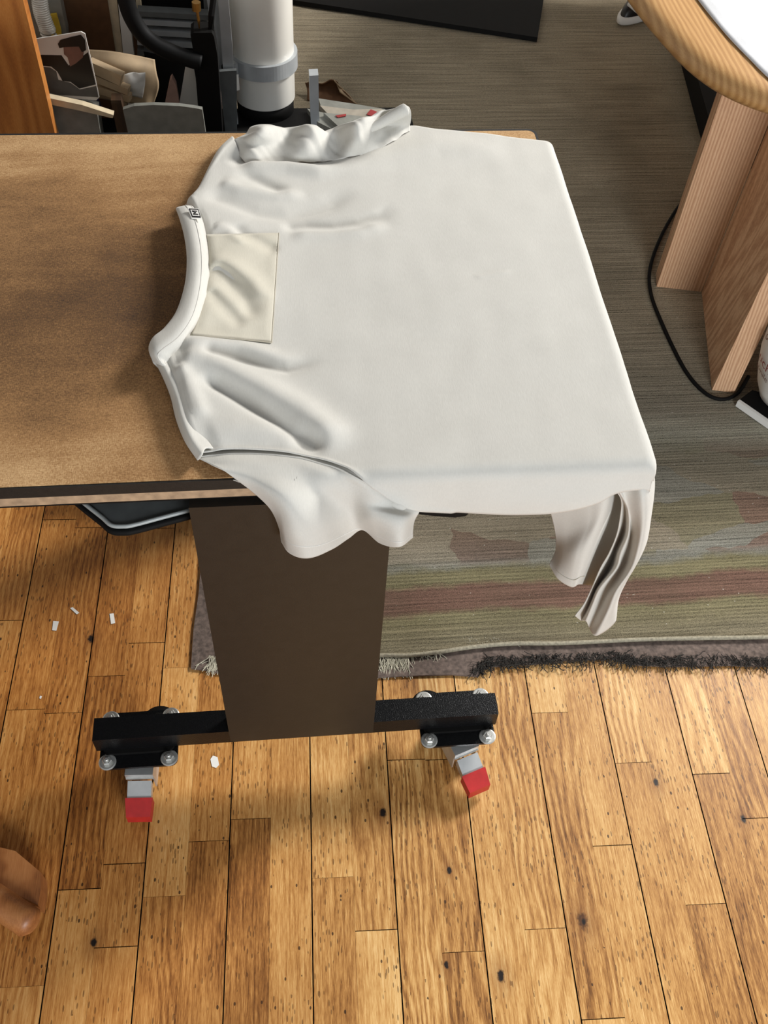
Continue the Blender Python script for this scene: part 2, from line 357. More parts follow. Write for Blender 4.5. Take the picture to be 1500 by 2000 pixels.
RUGF = cr([at(x, y, z=.012) for x, y in ((425, 1286), (580, 1284), (740, 1281), (800, 1281), (860, 1274), (920, 1265), (1000, 1258), (1100, 1257), (1250, 1250), (1380, 1247), (1500, 1245), (1700, 1236))] + [Vector((2.2, .96, .01)), Vector((3.1, .97, .01))], 160)
rows = []
for j in range(90):
    w = (j / 89) ** 1.4; r = []
    for i, p in enumerate(RUGF):
        q = Vector((p.x, p.y, 0)).lerp(Vector((p.x, 4.3, 0)), w)
        q.z = .010 + .0016 * noise.noise(Vector((q.x * 6, q.y * 6, 0))) + .001 * noise.noise(Vector((q.x * 22, q.y * 30, 4)))
        r.append(q)
    rows.append(r)
bm = bmesh.new(); g = grid(bm, rows)
fr = [bm.verts.new((p.x, p.y - .0005, .0058)) for p in rows[0]]
for k in range(159): bm.faces.new((fr[k], fr[k + 1], g[0][k + 1], g[0][k]))
lf = [bm.verts.new((r[0].x, r[0].y, .0058)) for r in rows]
for k in range(89): bm.faces.new((g[k][0], g[k + 1][0], lf[k + 1], lf[k]))
rug = bobj('patterned_rug', bm, mat_rug(), smooth=True)
tag(rug, 'large worn taupe woven rug with faded red and green stripes along its front edge', 'rug')
bm = bmesh.new(); tube(bm, [p + Vector((0, .001, .0005)) for p in RUGF], .0042, 8)
o = bobj('selvedge', bm, MB['edgeband'], rug, True); o['label'] = 'paler corded front selvedge'
bm = bmesh.new()
def strands(cx, cy, sx, sy, n, L0, L1, a0, a1, r=.0007):
    for i in range(n):
        p = at(cx + rnd.uniform(-sx, sx), cy + rnd.uniform(-sy, sy), z=.011); a = rnd.uniform(a0, a1); L = rnd.uniform(L0, L1); q = [p]
        for s in range(5):
            a += rnd.uniform(-.35, .35); q.append(q[-1] + Vector((math.cos(a) * L / 5, math.sin(a) * L / 5, -.0016)))
        for w in q: w.z = max(w.z, .0065 if w.y > .94 else .0015)
        tube(bm, q, r, 4)
strands(765, 1284, 32, 3, 95, .022, .045, -2.1, -1.0)
strands(420, 1284, 12, 4, 45, .02, .04, -2.4, -1.2)
strands(830, 1276, 30, 4, 26, .012, .03, -3.0, -.3)
strands(945, 1252, 40, 6, 45, .012, .03, -.6, 2.6, .0005)
strands(1050, 1254, 60, 4, 30, .008, .02, -.4, 2.9, .0004)
strands(1225, 1165, 30, 20, 4, .02, .03, -.4, .4, .0004)
strands(960, 1010, 14, 8, 10, .012, .03, 0, 6, .0005)
o = bobj('fringe', bm, MB['fibre'], rug); o['kind'] = 'stuff'; o['label'] = 'pale loose fringe threads'
# ---------------------------------------------------------------- rolling work table
ZT, YN, YF, XR, XL = .82, .746, 1.475, .435, -1.75
tb = thing('rolling_table', 'long rolling work table with a stained tan canvas top and dark steel pedestal', 'table', (0, .77, 0))
def rounded_rect(x0, x1, y0, y1, r, z):
    out = []
    for cx, cy, a0 in ((x1 - r, y0 + r, -90), (x1 - r, y1 - r, 0), (x0 + r, y1 - r, 90), (x0 + r, y0 + r, 180)):
        for k in range(7):
            a = math.radians(a0 + k * 15); out.append(Vector((cx + r * math.cos(a), cy + r * math.sin(a), z)))
    return out
prismo('canvas_top', rounded_rect(XL, XR - .005, YN + .003, YF - .004, .012, ZT - .004), (0, 0, .004), mat_board_cloth(), tb)
prismo('edge_trim', rounded_rect(XL - .002, XR, YN, YF + .003, .014, ZT - .0185), (0, 0, .0172), MB['trim'], tb, bevel=.002)
prismo('underboard', rounded_rect(XL, XR - .004, YN + .001, YF - .002, .014, ZT - .034), (0, 0, .0153), MB['ply'], tb)
prismo('base_skin', rounded_rect(XL, XR - .008, YN + .010, YF - .008, .014, ZT - .048), (0, 0, .0138), MB['mattblack'], tb)
# mounting plate under the top, with a paler rim
zp = .715
pl = [at(x, y, z=zp) for x, y in ((140, 962), (172, 988), (200, 1010), (218, 1025), (240, 1027), (262, 1024), (330, 1006), (430, 980))] + [Vector((-.09, 1.0, zp)), Vector((-.33, 1.0, zp))]
mp = prismo('mounting_plate', pl, (0, 0, -.006), MB['grey'], tb, bevel=.001)
bm = bmesh.new(); tube(bm, [p + Vector((0, 0, -.001)) for p in pl[:8]], .0032, 6, n=40); bobj('rim', bm, MB['greyedge'], mp, True)
bm = bmesh.new(); tube(bm, [p + Vector((0, -.004, -.008)) for p in pl[:8]], .005, 6, n=40); bobj('seal', bm, MB['mattblack'], mp, True)
pr = [at(x, y, z=zp) for x, y in ((790, 990), (850, 997), (890, 1000), (912, 997), (925, 985), (930, 960))] + [Vector((.22, 1.0, zp)), Vector((.12, 1.0, zp))]
prismo('mounting_plate', pr, (0, 0, -.012), MB['mattblack'], tb, bevel=.002)
def bolt(parent, x, y, z):
    bm = bmesh.new(); lathe(bm, [(.0130, 0), (.0148, .0006), (.0148, .0022), (.0130, .0030)], (x, y, z), 24)
    lathe(bm, [(.0075, .0028), (.0075, .0035)], (x, y, z), 6)
    lathe(bm, [(.0084, .0032), (.0086, .0085), (.0070, .0098)], (x, y, z), 6)
    lathe(bm, [(.0036, .0096), (.0034, .0135), (.0026, .0142)], (x, y, z), 12)
    bobj('bolt', bm, MB['bolt'], parent)
def caster(parent, x, y, ang, s, up=0):
    """swivel caster below plate centre (x,y); ang = direction of the pedal"""
    bm = bmesh.new()
    R = lambda p: Vector((x, y, 0)) + Matrix.Rotation(ang, 3, 'Z') @ Vector(p)
    def rb(lo, hi):
        vs = box(bm, lo, hi)
        for v_ in vs: v_.co = R(v_.co)
    # fork (local -Y is the pedal direction)
    lathe(bm, [(.022, .078), (.026, .081), (.026, .089), (.02, .093)], (x, y, 0), 24)
    rb((-.024, -.052, .066), (.024, .020, .078)); rb((-.024, -.050, .022), (-.0215, .018, .068)); rb((.0215, -.050, .022), (.024, .018, .068))
    fk = bobj('caster_fork', bm, MB['chrome'], parent, bevel=.0012)
    bm = bmesh.new(); wc = Vector((0, .012, .031 + up))
    prof = [(.010, -.014), (.027, -.014), (.031, -.009), (.031, .009), (.027, .014), (.010, .014)]
    n = 32; rings = [[bm.verts.new(R((wc.x + zz, wc.y + r * math.cos(k * 2 * math.pi / n), wc.z + r * math.sin(k * 2 * math.pi / n)))) for k in range(n)] for r, zz in prof]
    for u, v_ in zip(rings, rings[1:]):
        for k in range(n): bm.faces.new((u[k], u[(k + 1) % n], v_[(k + 1) % n], v_[k]))
    bm.faces.new(rings[0]); bm.faces.new(rings[-1][::-1]); bobj('wheel', bm, MB['rubber'], fk, True)
    bm = bmesh.new(); tube(bm, [R((-.028, .012, .031)), R((.028, .012, .031))], .005, 12); bobj('axle', bm, MB['bolt'], fk)
    # brake lever: bright sheet cover sloping down, red rubber tip
    def wedge(y0, y1, z0, z1, w, th, mat, nm, bev, w1=None):
        bm = bmesh.new(); w1 = w1 or w
        t = [(-w, y0, z0), (w, y0, z0), (w1, y1, z1), (-w1, y1, z1)]
        prism(bm, [R(p) for p in t], (0, 0, -th)); return bobj(nm, bm, mat, fk, bevel=bev, seg=3)
    wedge(-.030, -.054, .074, .066, .0235, .003, MB['bolt'], 'spring_plate', .001)
    wedge(-.056, -.083, .062, .050, .0205, .018, MB['chrome'], 'brake_lever', .003)
    wedge(-.083, -.112, .0535, .040, .0235, .024, MB['red'], 'brake_pedal', .0075, .0205)
def foot(yc, full):
    x0, x1 = -.350, .345; z0, z1, w = .108, .150, .0205
    bm = bmesh.new(); box(bm, (x0, yc - w, z0), (x1, yc + w, z1)); bobj('foot_bar', bm, MB['black'], tb, bevel=.009, seg=4, smooth=False)
    bm = bmesh.new(); box(bm, (x1 - .004, yc - w + .004, z0 + .004), (x1 + .0012, yc + w - .004, z1 - .004)); bobj('end_cap', bm, MB['mattblack'], tb, bevel=.002)
    bm = bmesh.new()
    if full: box(bm, (-.122, yc - w - .0012, z0 + .004), (.126, yc + w - .012, ZT - .047))
    else: box(bm, (-.122, yc - w + .012, z0 + .004), (.126, yc + w, ZT - .047))
    bobj('pedestal', bm, MB['post'], tb, bevel=.0025)
    for cx, ang in ((-.279, math.radians(-3)), (.276, math.radians(19))):
        bm = bmesh.new()
        loop = rounded_rect(cx - .066, cx + .066, yc - .052, yc + .052, .012, .0965)
        prism(bm, loop, (0, 0, .0055)); cp = bobj('caster_plate', bm, MB['black'], tb, bevel=.0012)
        if not full: pass
        for sx in (-.052, .052):
            for sy in (-.040, .040): bolt(cp, cx + sx, yc + sy, .102)
        bm = bmesh.new(); prism(bm, rounded_rect(cx - .06, cx + .06, yc - .028, yc + .028, .01, .101), (0, 0, .008)); bobj('spacer', bm, MB['mattblack'], cp, bevel=.002)
        caster(tb, cx, yc - .004, ang if full else math.pi * .5, 1, 0 if full else .012)
foot(.7645, True); foot(1.44, False)
# casters parked behind the near bar
for x, y in ((310, 1378), (835, 1347)):
    p = at(x, y + 14, z=.105)
    bm = bmesh.new(); lathe(bm, [(.028, -.02), (.032, -.010), (.030, -.002), (.020, .003), (.008, .005)], (p.x, p.y - .012, .098), 24); bobj('swivel_cap', bm, MB['mattblack'], tb, True)
# ---------------------------------------------------------------- T-shirt
sh = thing('t_shirt', 'white short-sleeved T-shirt with a chest pocket, laid over the end of the table', 't-shirt', (.15, 1.1, ZT))
ZB = ZT + .0045
def fl_(x, y, z=None): p = at(x, y, z=z or ZB); return Vector((p.x, p.y, 0))
def hang(x, y, Yp=.733): p = at(x, y, Y=Yp); return Vector((p.x, YN - (ZB - p.z) - .004, 0))
XE = XR + .004
bl_ = [fl_(x, y) for x, y in ((452, 278), (425, 303), (404, 342), (385, 380), (366, 400), (372, 415), (392, 445), (403, 490), (402, 550), (386, 612), (352, 662), (318, 690), (322, 720), (338, 760), (347, 800), (362, 850), (386, 892))]
bt_ = [fl_(x, y) for x, y in ((452, 278), (486, 322), (600, 317), (700, 303), (758, 281), (797, 252), (850, 257), (940, 265), (1000, 273))] + [Vector((XE - .008, 1.428, 0)), Vector((XE + .05, 1.414, 0)), Vector((XE + .13, 1.41, 0))]
bb_ = [fl_(x, y) for x, y in ((386, 892), (430, 887), (480, 885), (560, 890), (640, 906))] + [hang(*q) for q in ((722, 947), (768, 970), (815, 988), (880, 994), (960, 996), (1040, 993), (1110, 984), (1165, 970), (1203, 955))] + [Vector((XE + .01, .705, 0)), Vector((XE + .06, .70, 0)), Vector((XE + .13, .70, 0))]
br_ = [bt_[-1], Vector((XE + .14, 1.2, 0)), Vector((XE + .13, 1.0, 0)), bb_[-1]]
NU, NV = 210, 190
def resample(p, n, m=600):
    q = cr(p, m); d = [0]
    for a, b in zip(q, q[1:]): d.append(d[-1] + (b - a).length)
    out = []; k = 0
    for i in range(n):
        t = d[-1] * i / (n - 1)
        while k < m - 2 and d[k + 1] < t: k += 1
        f_ = (t - d[k]) / max(1e-9, d[k + 1] - d[k]); out.append(q[k].lerp(q[k + 1], min(1, f_)))
    return out
Lb, Tb, Bb, Rb = resample(bl_, NV), resample(bt_, NU), resample(bb_, NU), resample(br_, NV)
def seg_d(p, poly):
    best = (9, 0, 0); n = len(poly) - 1
    for i in range(n):
        a, b = poly[i], poly[i + 1]; ab = b - a; t = max(0, min(1, (p - a).dot(ab) / ab.length_squared)); q = a + ab * t; d = (p - q).length
        if d < best[0]:
            s = ab.x * (p.y - a.y) - ab.y * (p.x - a.x); best = (d, (i + t) / n, 1 if s > 0 else -1)
    return best
# folds: polyline in the picture brought onto the table plane, height, width on each side
FD = []
def fold(pts, h, w1, w2=None, ends=(0.15, .2)): FD.append(([fl_(*q) for q in pts], h * 1.5, w1, w2 or w1, ends))
fold([(350, 712), (410, 722), (504, 765), (592, 812), (640, 850), (668, 890)], .0075, .022, .018, (.1, .25))
fold([(392, 745), (450, 775), (520, 815), (590, 858), (640, 890)], -.0075, .012, .012, (.15, .2))
fold([(345, 690), (400, 690), (470, 690), (540, 706), (600, 705)], .0050, .014, .012, (.1, .4))
fold([(395, 704), (440, 710), (500, 718), (560, 726), (640, 704)], -.0045, .010, .010, (.1, .3))
fold([(460, 335), (510, 337), (560, 336), (620, 342), (700, 330)], .0075, .012, .016, (.2, .3))
fold([(455, 350), (500, 360), (540, 376), (570, 380)], -.0038, .011, .014, (.3, .4))
fold([(430, 372), (470, 385), (540, 392), (600, 385)], .0035, .014, .012)
fold([(395, 395), (440, 405), (500, 425), (560, 430), (640, 405), (700, 372)], -.004, .018, .016)
fold([(545, 452), (600, 445), (650, 447), (700, 440), (740, 425), (770, 400)], -.0035, .010, .016, (.1, .3))
fold([(560, 466), (640, 462), (700, 458), (760, 440)], .003, .014, .014)
fold([(455, 452), (480, 475), (520, 492), (545, 500)], -.003, .010)
fold([(405, 545), (440, 565), (480, 600), (500, 640)], -.0042, .012)
fold([(415, 520), (450, 535), (500, 570), (525, 610)], .003, .014)
fold([(405, 585), (440, 620), (480, 655)], -.003, .010)
fold([(420, 460), (450, 470), (480, 500)], .0025, .012)
fold([(640, 340), (760, 310), (850, 290), (1000, 300)], .003, .03, .03)
fold([(405, 870), (460, 855), (540, 850), (600, 862)], .003, .02, .02)
fold([(350, 730), (370, 760), (385, 800), (400, 840)], .004, .010, .010)
fold([(925, 548), (960, 542), (1000, 535)], .0009, .003, .003)
BLw = cr(bl_, 60); SEAMB = [fl_(x, y) for x, y in ((386, 892), (430, 887), (480, 885), (560, 890), (640, 906))] + [Vector((bb_[i].x, bb_[i].y, 0)) for i in range(5, 9)]
SEAMF = [fl_(x, y) for x, y in ((486, 324), (600, 318), (700, 304), (758, 282), (795, 254))]
SH1 = [fl_(x, y) for x, y in ((332, 700), (342, 740), (356, 785), (368, 825), (385, 862), (398, 888))]
SH2 = [fl_(x, y) for x, y in ((350, 704), (362, 745), (372, 790), (380, 825))]
SH3 = [fl_(x, y) for x, y in ((383, 395), (410, 350), (440, 308), (468, 282))]
COLI = [fl_(x, y) for x, y in ((378, 405), (398, 445), (409, 495), (408, 552), (392, 618), (358, 670), (326, 700))]
def Hraw(p):
    h = 0
    for poly, a, w1, w2, en in FD:
        d, t, s = seg_d(p, poly)
        w = w1 if s > 0 else w2
        if d > 3 * w: continue
        k = min(1, t / max(en[0], 1e-3)) * min(1, (1 - t) / max(en[1], 1e-3)); k = k * k * (3 - 2 * k)
        h += a * k * math.exp(-(d / w) ** 2)
    for poly, a, w in ((SEAMB, .0022, .004), (SEAMF, .002, .004), (SH1, .0012, .0022), (SH2, .001, .002), (SH3, .0012, .0025), (COLI, .0016, .0030)):
        d, t, s = seg_d(p, poly)
        if d < 3 * w: h += a * math.exp(-(d / w) ** 2)
    h += .0012 * noise.noise(Vector((p.x * 11, p.y * 11, 2))) + .0004 * noise.noise(Vector((p.x * 30, p.y * 14, 7)))
    return h
def lift(p):
    d, t, s = seg_d(p, BLw)
    k = max(0, 1 - max(0, t - .05) * 0) # constant
    e = min(1, d / .014); rim = math.sqrt(max(0, 1 - (1 - e) ** 2))
    ds, _, _ = seg_d(p, SEAMB); df, _, _ = seg_d(p, SEAMF)
    k = smooth01(0, .05, ds) * smooth01(0, .04, df)
    return (.003 + .013 * math.exp(-(d / .09) ** 2) * k) * rim
def drape(X, Y, h):
    r = .011; z = ZB; ny = nz = nx = 0; y = Y; x = X; nrm = Vector((0, 0, 1))
    XE = XR + .003 + .008 * max(0, Y - .75) / .67
    d = YN + .002 - Y; e = X - (XE - .006); dz = 0
    if d > 0:
        a = min(d / r, math.pi / 2); y = YN + .002 - r * math.sin(a); dz += r * (1 - math.cos(a)) + max(0, d - r * math.pi / 2)
        nrm = Vector((0, -math.sin(a), math.cos(a)))
    if e > 0:
        a = min(e / r, math.pi / 2); x = XE - .006 + r * math.sin(a); dz += r * (1 - math.cos(a)) + max(0, e - r * math.pi / 2)
        nrm = (nrm + Vector((math.sin(a), 0, -.5 * math.sin(a)))).normalized()
    return Vector((x, y, z - dz)) + nrm * h
rows = []
for j in range(NV):
    v = j / (NV - 1); r = []
    for i in range(NU):
        u = i / (NU - 1)
        p = Lb[j] * (1 - u) + Rb[j] * u + Tb[i] * (1 - v) + Bb[i] * v - (Lb[0] * (1 - u) * (1 - v) + Tb[-1] * u * (1 - v) + Lb[-1] * (1 - u) * v + Bb[-1] * u * v)
        h = Hraw(p) + lift(p)
        hm = .008 * smooth01(0, .06, YN - p.y) * (1 + .4 * math.sin(p.x * 23))
        q = drape(p.x, p.y, max(h, -.0025) + .0012)
        q.y -= hm
        r.append(q)
    rows.append(r)
bm = bmesh.new(); gv = grid(bm, rows)
bmesh.ops.delete(bm, geom=[f for f in bm.faces if f.calc_center_median().x > XE + .005 and f.calc_center_median().y < .75], context='FACES')
def cloth(name, bm, mat, parent, th=.0014):
    o = bobj(name, bm, mat, parent, True)
    md = o.modifiers.new('thickness', 'SOLIDIFY'); md.thickness = th; md.offset = 0
    return o
cloth('front_body', bm, MB['shirt'], sh)
def surf(x, y, dz=0):
    p = fl_(x, y)
    for _ in range(2):
        h = Hraw(p) + lift(p); p = fl_(x, y, ZB + h)
    return Vector((p.x, p.y, ZB + max(h, -.0025) + .0012 + dz))
# back layer lying under the front
bm = bmesh.new()
bp = [(440, 300), (395, 400), (400, 560), (340, 690), (360, 850), (400, 885), (640, 896), (900, 893), (1190, 872), (1105, 560), (1005, 300), (800, 264), (600, 325)]
prism(bm, [at(x, y, z=ZT + .0004) for x, y in bp], (0, 0, .0012)); bobj('back_body', bm, MB['shirt'], sh)
# collar band
cw = [((345, 409, .842), (354, 404, .848), (366, 402, .847), (378, 404, .836)),
      ((352, 428, .848), (366, 425, .856), (382, 424, .853), (393, 424, .838)),
      ((361, 462, .850), (376, 460, .858), (392, 458, .853), (402, 458, .837)),
      ((366, 505, .850), (382, 503, .858), (398, 502, .853), (409, 502, .836)),
      ((362, 555, .850), (379, 556, .858), (396, 557, .852), (408, 557, .836)),
      ((346, 607, .850), (364, 612, .858), (382, 617, .852), (393, 620, .836)),
      ((322, 641, .849), (338, 650, .857), (354, 662, .852), (364, 672, .836)),
      ((300, 660, .846), (308, 674, .855), (322, 688, .851), (340, 700, .836)),
      ((292, 682, .842), (300, 690, .850), (312, 700, .848), (330, 712, .834)),
      ((300, 708, .832), (312, 712, .840), (322, 716, .840), (338, 722, .832))]
rr = [[at(x, y, z=z) for x, y, z in r] for r in cw]
rr = [[r[0] + Vector((.010, 0, -.018))] + r for r in rr]
G = net(rr, 26, 90)
bm = bmesh.new(); grid(bm, G); cb = cloth('collar', bm, MB['shirt'], sh, .002); cb['label'] = 'ribbed white neckband'
for k in (17, 22):
    bm = bmesh.new(); tube(bm, [r[k] + Vector((0, 0, .0012)) for r in G[::2]], .0008, 5); bobj('stitch_line', bm, MB['shirt'], cb, True)
# pleated edge band along the near shoulder
sb = [((300, 700), (312, 702), (330, 706)), ((318, 735), (330, 735), (345, 735)), ((334, 775), (346, 774), (360, 772)), ((345, 820), (357, 815), (370, 810)), ((362, 862), (373, 855), (384, 848)), ((386, 898), (395, 888), (402, 876))]
rr = [[at(a[0], a[1], z=ZT + .003), at(a[0] + 2, a[1], z=ZT + .012), at(b[0], b[1], z=ZT + .0205), at(c[0], c[1], z=ZT + .017), at(c[0] + 14, c[1], z=ZT + .012)] for a, b, c in sb]
bm = bmesh.new(); grid(bm, net(rr, 22, 60)); cloth('shoulder_band', bm, MB['shirt'], sh, .0016)
# pocket
pc = [[(402, 462), (545, 459)], [(531, 673), (372, 659)]]
rows = []
for j in range(40):
    v = j / 39; r = []
    for i in range(34):
        u = i / 33
        l = Vector((402, 462)).lerp(Vector((372, 659)), v) + Vector((16 * math.sin(v * math.pi) ** .8, 0)) * (1 if v < .9 else 1); rt = Vector((545, 459)).lerp(Vector((531, 673)), v)
        q = l.lerp(rt, u); e = min(u * 9, v * 12, (1 - u) * 12, (1 - v) * 12, 1)
        r.append(surf(q.x, q.y, .0020 + .0012 * e + .0018 * noise.noise(Vector((q.x * .02, q.y * .02, 5))) * e))
    rows.append(r)
bm = bmesh.new(); grid(bm, rows); pk = cloth('chest_pocket', bm, MB['pocket'], sh, .0012); pk['label'] = 'ivory patch pocket'
bm = bmesh.new(); ln = [rows[0][-1 - 0]] + [r[-1] for r in rows] + rows[-1][::-1]
tube(bm, [p + Vector((0, 0, .0006)) for p in ln], .0007, 5); bobj('stitch_line', bm, MB['thread'], pk)
# size label on the collar
lp = [surf(x, y, .004) for x, y in ((366, 406), (388, 407), (394, 427), (374, 426))]
zl = max(p.z for p in lp) + .014; lp = [at(x, y, z=zl) for x, y in ((366, 406), (388, 407), (394, 427), (374, 426))]
lab = prismo('size_label', lp, (0, 0, -.0012), MB['paper'], sh); lab['label'] = 'small woven size label'
def onl(u, v, dz): return lp[0].lerp(lp[1], u).lerp(lp[3].lerp(lp[2], u), v) + Vector((0, 0, dz))
prismo('label_border', [onl(*q, .0003) for q in ((.10, .08), (.95, .08), (.95, .92), (.10, .92))], (0, 0, .0002), MB['ink'], lab)
prismo('label_field', [onl(*q, .0006) for q in ((.20, .20), (.87, .20), (.87, .80), (.20, .80))], (0, 0, .0002), MB['paper'], lab)
for a in ([(.3, .3), (.78, .3), (.78, .38), (.3, .38)], [(.3, .62), (.78, .62), (.78, .70), (.3, .70)], [(.3, .3), (.62, .5), (.62, .58), (.3, .40)], [(.3, .70), (.62, .5), (.62, .42), (.3, .60)]):
    prismo('letter_stroke', [onl(*q, .0009) for q in a], (0, 0, .0002), MB['ink'], lab)
# near sleeve
def rw(*a): return [at(p[0], p[1], **({'z': p[2]} if p[2] > .80 else {'Y': p[2]})) for p in a]
sl = [rw((396, 880, .8215), (435, 868, .8215), (480, 866, .8215), (562, 870, .8215), (648, 888, .8215), (700, 905, .8215), (748, 936, .738), (788, 955, .736), (822, 975, .735)),
      rw((386, 892, .825), (430, 887, .8265), (480, 885, .8268), (560, 890, .8268), (640, 907, .826), (690, 929, .740), (735, 955, .731), (775, 976, .729), (815, 990, .729)),
      rw((408, 905, .827), (455, 902, .830), (510, 904, .830), (570, 910, .828), (640, 926, .826), (688, 944, .737), (732, 968, .726), (778, 985, .726), (818, 994, .727)),
      rw((440, 921, .829), (490, 925, .829), (540, 930, .828), (590, 940, .736), (645, 950, .734), (688, 965, .735), (728, 985, .722), (782, 998, .718), (818, 1000, .724)),
      rw((490, 957, .738), (525, 960, .722), (562, 968, .714), (610, 975, .718), (655, 980, .732), (690, 990, .735), (728, 1000, .715), (785, 1010, .706), (812, 1010, .722)),
      rw((527, 992, .732), (550, 1000, .706), (582, 1010, .697), (625, 1015, .705), (665, 1010, .728), (695, 1012, .735), (728, 1015, .712), (782, 1028, .698), (808, 1020, .720)),
      rw((545, 1030, .730), (558, 1042, .700), (590, 1052, .688), (632, 1048, .700), (670, 1035, .726), (700, 1028, .736), (735, 1036, .714), (780, 1050, .694), (806, 1036, .716)),
      rw((550, 1058, .730), (566, 1080, .702), (600, 1090, .686), (645, 1074, .702), (680, 1052, .728), (708, 1034, .738), (742, 1060, .714), (780, 1067, .692), (806, 1050, .714))]
G = net(sl, 150, 110)
for j, r in enumerate(G):
    for i, p in enumerate(r):
        p.y += .0014 * noise.noise(Vector((p.x * 40, p.z * 18, 1)))
bm = bmesh.new(); grid(bm, G); ns = cloth('sleeve', bm, MB['shirt'], sh, .0016)
# inner side of the near sleeve, joined at both folded edges
def back(p): return p + Vector((0, .016, .004))
bm = bmesh.new(); inner = []
for j, r in enumerate(G[40:]):
    q = []
    for i, p in enumerate(r):
        e = math.sin(math.pi * i / (len(r) - 1)) ** .4; q.append(Vector((p.x, min(.745, p.y + .030 * e) if p.z < ZT else p.y, min(p.z, ZT - .002) if p.z > ZT else p.z + .006 * e)))
    inner.append(q)
grid(bm, inner); cloth('sleeve_lining', bm, MB['shirt'], sh, .0012)
for dz, k in ((0, 92),):
    bm = bmesh.new(); tube(bm, [p + Vector((0, -.0010, .0004)) for p in G[k + 8]], .0005, 5); bobj('stitch_line', bm, MB['paper'], ns, True)
bm = bmesh.new(); tube(bm, [p + Vector((0, -.001, .001)) for p in G[16]], .0012, 6); bobj('armhole_seam', bm, MB['shirt'], sh, True)
# far sleeve, rucked up along the back edge
fs = [rw((452, 279, .832), (486, 325, .832), (545, 319, .832), (600, 318, .832), (655, 312, .832), (700, 304, .832), (758, 283, .832), (800, 254, .832)),
      rw((455, 274, .838), (492, 305, .842), (548, 305, .836), (600, 303, .842), (655, 298, .834), (700, 292, .844), (755, 268, .836), (800, 243, .842)),
      rw((462, 268, .846), (500, 285, .850), (552, 288, .838), (603, 284, .852), (655, 284, .836), (702, 276, .858), (755, 254, .840), (802, 236, .852)),
      rw((472, 262, .850), (508, 266, .864), (556, 272, .842), (606, 266, .860), (655, 272, .838), (702, 260, .868), (752, 243, .846), (803, 228, .866)),
      rw((482, 256, .848), (512, 250, .870), (562, 257, .846), (608, 252, .862), (655, 258, .842), (700, 242, .878), (752, 226, .866), (800, 213, .884)),
      rw((492, 250, .842), (516, 243, .866), (566, 250, .845), (610, 248, .858), (652, 252, .842), (700, 234, .876), (752, 219, .872), (792, 207, .888)),
      rw((494, 252, .832), (518, 246, .850), (566, 254, .834), (610, 252, .842), (652, 256, .832), (702, 240, .852), (752, 226, .852), (796, 213, .868))]
G = net(fs, 150, 90)
for r in G:
    for p in r: p.z += .007 * noise.noise(Vector((p.x * 30 + p.y * 14, p.y * 22 - p.x * 8, 9))) + .0025 * noise.noise(Vector((p.x * 70 + p.y * 50, p.y * 20, 3)))
bm = bmesh.new(); grid(bm, G); cloth('sleeve', bm, MB['shirt'], sh, .002)
bm = bmesh.new(); tube(bm, [at(700, 262, z=.852), at(735, 245, z=.862), at(762, 230, z=.872), at(786, 217, z=.884), at(793, 213, z=.886)], .0095, 18, n=24, rf=lambda t: .5 + .5 * math.sin(min(1, t * 1.3) * math.pi / 2) if t < .9 else max(.35, math.sqrt(max(0, 1 - ((t - .9) / .1) ** 2))))
bobj('rolled_cuff', bm, MB['shirt'], sh, True)
# free-hanging corner of the front hem
def ry(*a): return [at(p[0], p[1], Y=p[2]) for p in a]
cn = [[at(x, y, z=z) for x, y, z in ((1165, 895, ZT - .004), (1178, 890, ZT - .004), (1192, 886, ZT - .004), (1208, 880, ZT - .004), (1232, 876, ZT - .004), (1250, 868, ZT - .004))],
      ry((1188, 948, .742), (1192, 943, .742), (1200, 932, .742), (1212, 916, .746), (1240, 902, .756), (1266, 895, .750)),
      ry((1203, 960, .736), (1205, 958, .736), (1209, 957, .734), (1216, 953, .740), (1244, 930, .742), (1274, 920, .746)),
      ry((1214, 985, .752), (1221, 990, .760), (1226, 995, .742), (1231, 992, .738), (1255, 975, .722), (1277, 955, .742)),
      ry((1206, 1040, .757), (1217, 1035, .780), (1227, 1040, .746), (1233, 1043, .753), (1254, 1035, .722), (1271, 1008, .742)),
      ry((1191, 1078, .756), (1204, 1070, .782), (1212, 1080, .744), (1224, 1088, .754), (1243, 1085, .724), (1262, 1060, .742)),
      ry((1172, 1112, .754), (1190, 1108, .780), (1203, 1110, .742), (1210, 1118, .752), (1228, 1120, .722), (1242, 1100, .740)),
      ry((1155, 1150, .754), (1163, 1152, .776), (1173, 1146, .742), (1186, 1155, .752), (1204, 1155, .722), (1223, 1135, .740)),
      ry((1140, 1180, .752), (1149, 1184, .768), (1158, 1178, .742), (1170, 1188, .750), (1190, 1190, .722), (1208, 1168, .740)),
      ry((1123, 1203, .750), (1135, 1212, .764), (1144, 1212, .742), (1152, 1228, .748), (1166, 1242, .726), (1201, 1214, .740))]
for r in cn:
    p = r[-1]; q = p.x + (.002 if r is not cn[0] else .004); dz = .014 if r is cn[0] else .002; r.append(Vector((q, p.y + .022, p.z - dz))); r.append(Vector((q, p.y + .055, p.z - 2 * dz)))
G = net(cn, 110, 110)
for r in G:
    for p in r: p.y += .0012 * noise.noise(Vector((p.x * 45, p.z * 20, 3)))
bm = bmesh.new(); grid(bm, G); hc = cloth('hanging_hem', bm, MB['shirt'], sh, .0016)
